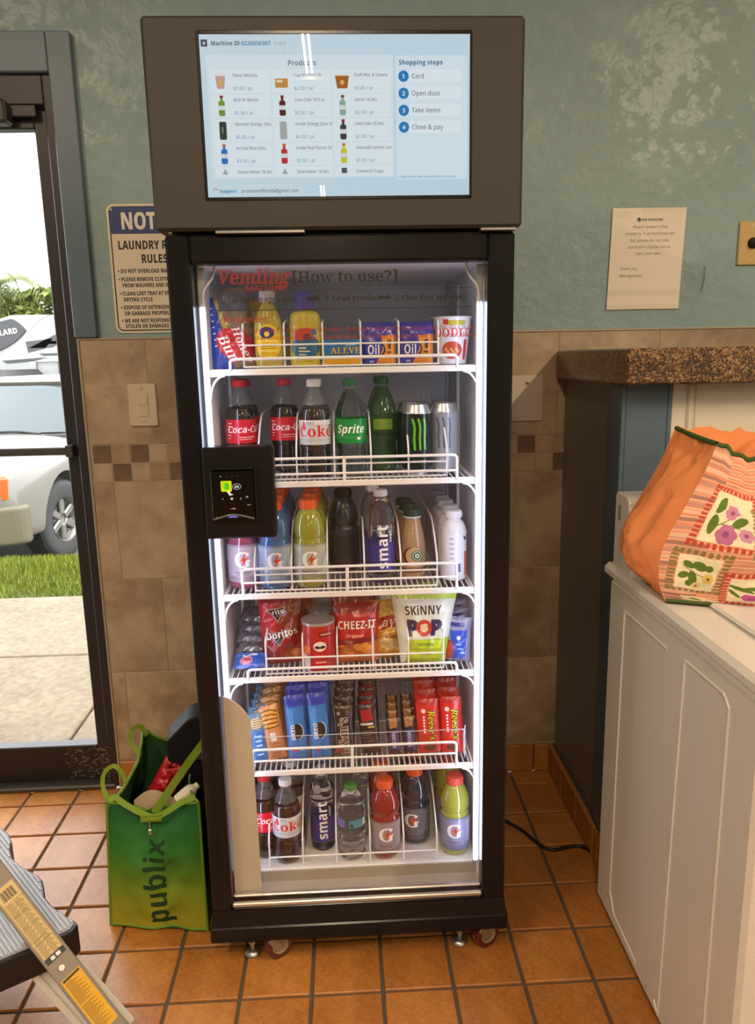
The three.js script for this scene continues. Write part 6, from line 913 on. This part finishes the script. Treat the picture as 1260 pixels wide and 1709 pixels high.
  const wb = lathe(smooth([[0.002, 0], [0.014, 0.001], [0.016, 0.006], [0.016, 0.045], [0.009, 0.056], [0.008, 0.064], [0.001, 0.065]], 3), 20); wb.rotateZ(-1.1); wb.rotateY(0.5); wb.translate(-0.02, 0, 0); obj('bottle_body', wb, phys(lin(0.68, 0.66, 0.5), 0.4), wc);
}
{ // step ladder at the lower left
  const t = thing('step_ladder', 'aluminium step ladder with grey ribbed platform and warning stickers', 'ladder', [0, 0, 0]);
  const alu = phys(lin(0.25, 0.22, 0.19), 0.5, { metalness: 0.4 }), alu2 = phys(lin(0.80, 0.79, 0.76), 0.4), blk = phys(lin(0.010, 0.009, 0.009), 0.45), gry = phys(lin(0.30, 0.30, 0.33), 0.55);
  const outline = [[-0.895, 0.585], [-0.869, 0.608], [-0.848, 0.640], [-0.838, 0.672], [-0.820, 0.705], [-0.790, 0.735], [-0.758, 0.757], [-0.735, 0.772], [-0.716, 0.792], [-0.702, 0.820], [-0.690, 0.847], [-0.668, 0.872], [-0.632, 0.903], [-0.598, 0.926], [-0.590, 0.936], [-0.594, 0.952], [-0.622, 0.974], [-0.710, 1.030], [-0.800, 1.085], [-1.02, 0.86], [-1.00, 0.69]];
  const s = new THREE.Shape(); outline.forEach(([x, z], i) => (i ? s.lineTo(x, -z) : s.moveTo(x, -z)));
  const sk = new THREE.ExtrudeGeometry(s, { depth: 0.058, bevelEnabled: true, bevelSize: 0.003, bevelThickness: 0.003, bevelSegments: 2 }); sk.rotateX(-Math.PI / 2); sk.translate(0, 0.188, 0); obj('platform', sk, blk, t);
  const c0 = [-0.80, 0.83], s2 = new THREE.Shape(); outline.forEach(([x, z], i) => { const a = x + (c0[0] - x) * 0.025, b = z + (c0[1] - z) * 0.025; i ? s2.lineTo(a, -b) : s2.moveTo(a, -b); });
  const tp = new THREE.ExtrudeGeometry(s2, { depth: 0.0025, bevelEnabled: false }); tp.rotateX(-Math.PI / 2); tp.translate(0, 0.2488, 0); obj('tread_top', tp, gry, t);
  // ribs on the tread, run parallel to the rails and cut to its outline
  const d = [0.66, 0.751], n = [-0.751, 0.66], ribs = [], pts = outline.map(([x, z]) => [x + (c0[0] - x) * 0.04, z + (c0[1] - z) * 0.04]);
  for (let o = -0.16; o < 0.24; o += 0.0085) {
    const q = [c0[0] + n[0] * o, c0[1] + n[1] * o], hit = [];
    for (let i = 0; i < pts.length; i++) { const a = pts[i], b = pts[(i + 1) % pts.length], ex = b[0] - a[0], ez = b[1] - a[1], D = d[0] * -ez + ex * d[1]; if (Math.abs(D) < 1e-9) continue; const rx = a[0] - q[0], rz = a[1] - q[1], tt = (rx * -ez + ex * rz) / D, u = (d[0] * rz - d[1] * rx) / D; if (u >= 0 && u < 1) hit.push(tt); }
    hit.sort((a, b) => a - b); for (let i = 0; i + 1 < hit.length; i += 2) { const L = hit[i + 1] - hit[i]; if (L < 0.008) continue; const m = (hit[i] + hit[i + 1]) / 2, g = bev(0.0045, 0.0022, L, 0.0008); g.rotateY(Math.atan2(d[0], d[1])); g.translate(q[0] + d[0] * m, 0.2522, q[1] + d[1] * m); ribs.push(g); }
  }
  const rb = obj('tread_rib', ribs, phys(lin(0.40, 0.40, 0.44), 0.5), t); rb.userData.kind = 'stuff';
  // side rail: an open channel running down past the platform to the floor
  const A = V(-0.728, 0.360, 0.945), B = V(-0.516, 0.120, 1.037), dir = V().subVectors(B, A), len = dir.length(); dir.normalize();
  const cam = V(0.62, 1.15, 1.35), wd = V().crossVectors(dir, cam).normalize(), nm = V().crossVectors(wd, dir).normalize();
  const M = new THREE.Matrix4().makeBasis(wd, dir, nm), rail = new THREE.Group(); 
  const L2 = len * 2.12, mid = V().copy(A).addScaledVector(dir, len * 0.48); M.setPosition(mid);
  const place = (g) => g.applyMatrix4(M);
  obj('side_rail', [place(bev(0.050, L2, 0.003, 0.001, [0, 0, 0])), place(bev(0.004, L2, 0.022, 0.001, [0.024, 0, -0.010])), place(bev(0.004, L2, 0.022, 0.001, [-0.024, 0, -0.010]))], alu, t);
  const lab = (w, h, f) => printed(art(w, h, (x) => f(x, w, h)), 0.4);
  const info = lab(256, 1280, (x, w, h) => { x.fillStyle = '#d6bc84'; x.fillRect(0, 0, w, h); x.fillStyle = '#2b2722'; for (let k = 0; k < 13; k++) x.fillRect(40 + k * 14, 60, 5 + (k % 3) * 3, 150); x.lineWidth = 3; x.strokeStyle = '#4a4234'; for (const y of [250, 470, 700, 960]) x.strokeRect(8, y, w - 16, y === 960 ? 270 : 200); x.fillStyle = '#3a342a'; for (let k = 0; k < 52; k++) { const y = 262 + k * 18; x.fillRect(24, y, 70 + (k * 37 % 50), 6); x.fillRect(134, y, 60 + (k * 53 % 44), 6); } x.beginPath(); x.arc(180, 340, 40, 0, 7); x.stroke(); x.fillStyle = '#22363c'; x.fillRect(0, h - 90, w, 90); x.fillStyle = '#e9ecec'; x.fillRect(70, h - 70, 50, 52); x.fillRect(140, h - 70, 56, 52); });
  const warn = lab(256, 900, (x, w, h) => { x.fillStyle = '#e0ab14'; x.fillRect(0, 0, w, h); x.fillStyle = '#3a2a08'; x.fillRect(16, 14, w - 32, 34); for (let k = 0; k < 44; k++) x.fillRect(20, 70 + k * 18, 90 + (k * 41 % 116), 7); x.fillStyle = '#e0ab14'; x.fillRect(0, 420, w, 26); });
  const stick = (m, y0, y1) => { const g = panel(0.041, y1 - y0, [0, (y0 + y1) / 2, 0]); g.rotateZ(Math.PI); g.translate(0, y0 + y1, 0.0022); obj('sticker', place(g), m, t); };
  const at = (f) => len * f - len * 0.48; // along the rail, 0 at A and 1 at B
  stick(info, at(0.02), at(0.56)); stick(warn, at(0.68), at(1.06));
  obj('rivet', [place(cyl(V(0.004, at(0.62), 0.0), V(0.004, at(0.62), 0.004), 0.008, 16, 0.006))], steel, t);
  // rear leg below the platform
  const la = V(-0.665, 0.225, 0.957), lb = V(-0.518, 0.003, 0.968), ld = V().subVectors(lb, la), ll = ld.length(); ld.normalize(); const w2 = V().crossVectors(ld, V(0.5, 1.1, 1.4)).normalize(), n2 = V().crossVectors(w2, ld).normalize(), M2 = new THREE.Matrix4().makeBasis(w2, ld, n2); M2.setPosition(V().lerpVectors(la, lb, 0.5));
  const p2 = (g) => g.applyMatrix4(M2);
  obj('rear_leg', [p2(bev(0.080, ll, 0.003, 0.001)), p2(bev(0.014, ll, 0.016, 0.002, [0.036, 0, 0.004])), p2(bev(0.014, ll, 0.016, 0.002, [-0.036, 0, 0.004])), p2(bev(0.006, ll, 0.008, 0.002, [0.018, 0, 0.003]))], alu2, t);
  const lc = la.clone().add(V(-0.28, 0, 0.20)), ldd = lb.clone().add(V(-0.28, 0, 0.20)); obj('rear_leg', [cyl(lc, ldd, 0.022, 8)], alu2, t);
}
{
  const t = tag(obj('power_cord', tube([V(0.345, 0.030, 0.20), V(0.40, 0.012, 0.235), V(0.449, 0.006, 0.289), V(0.489, 0.006, 0.337), V(0.531, 0.006, 0.419), V(0.556, 0.006, 0.436), V(0.590, 0.006, 0.430), V(0.642, 0.008, 0.430), V(0.70, 0.018, 0.545), V(0.82, 0.02, 0.57)], 0.0048, 80, 8), phys(lin(0.012, 0.011, 0.011), 0.5)), 'black power cord curving over the floor tiles behind the washer', 'cord');
}
renderer.render(scene, camera);
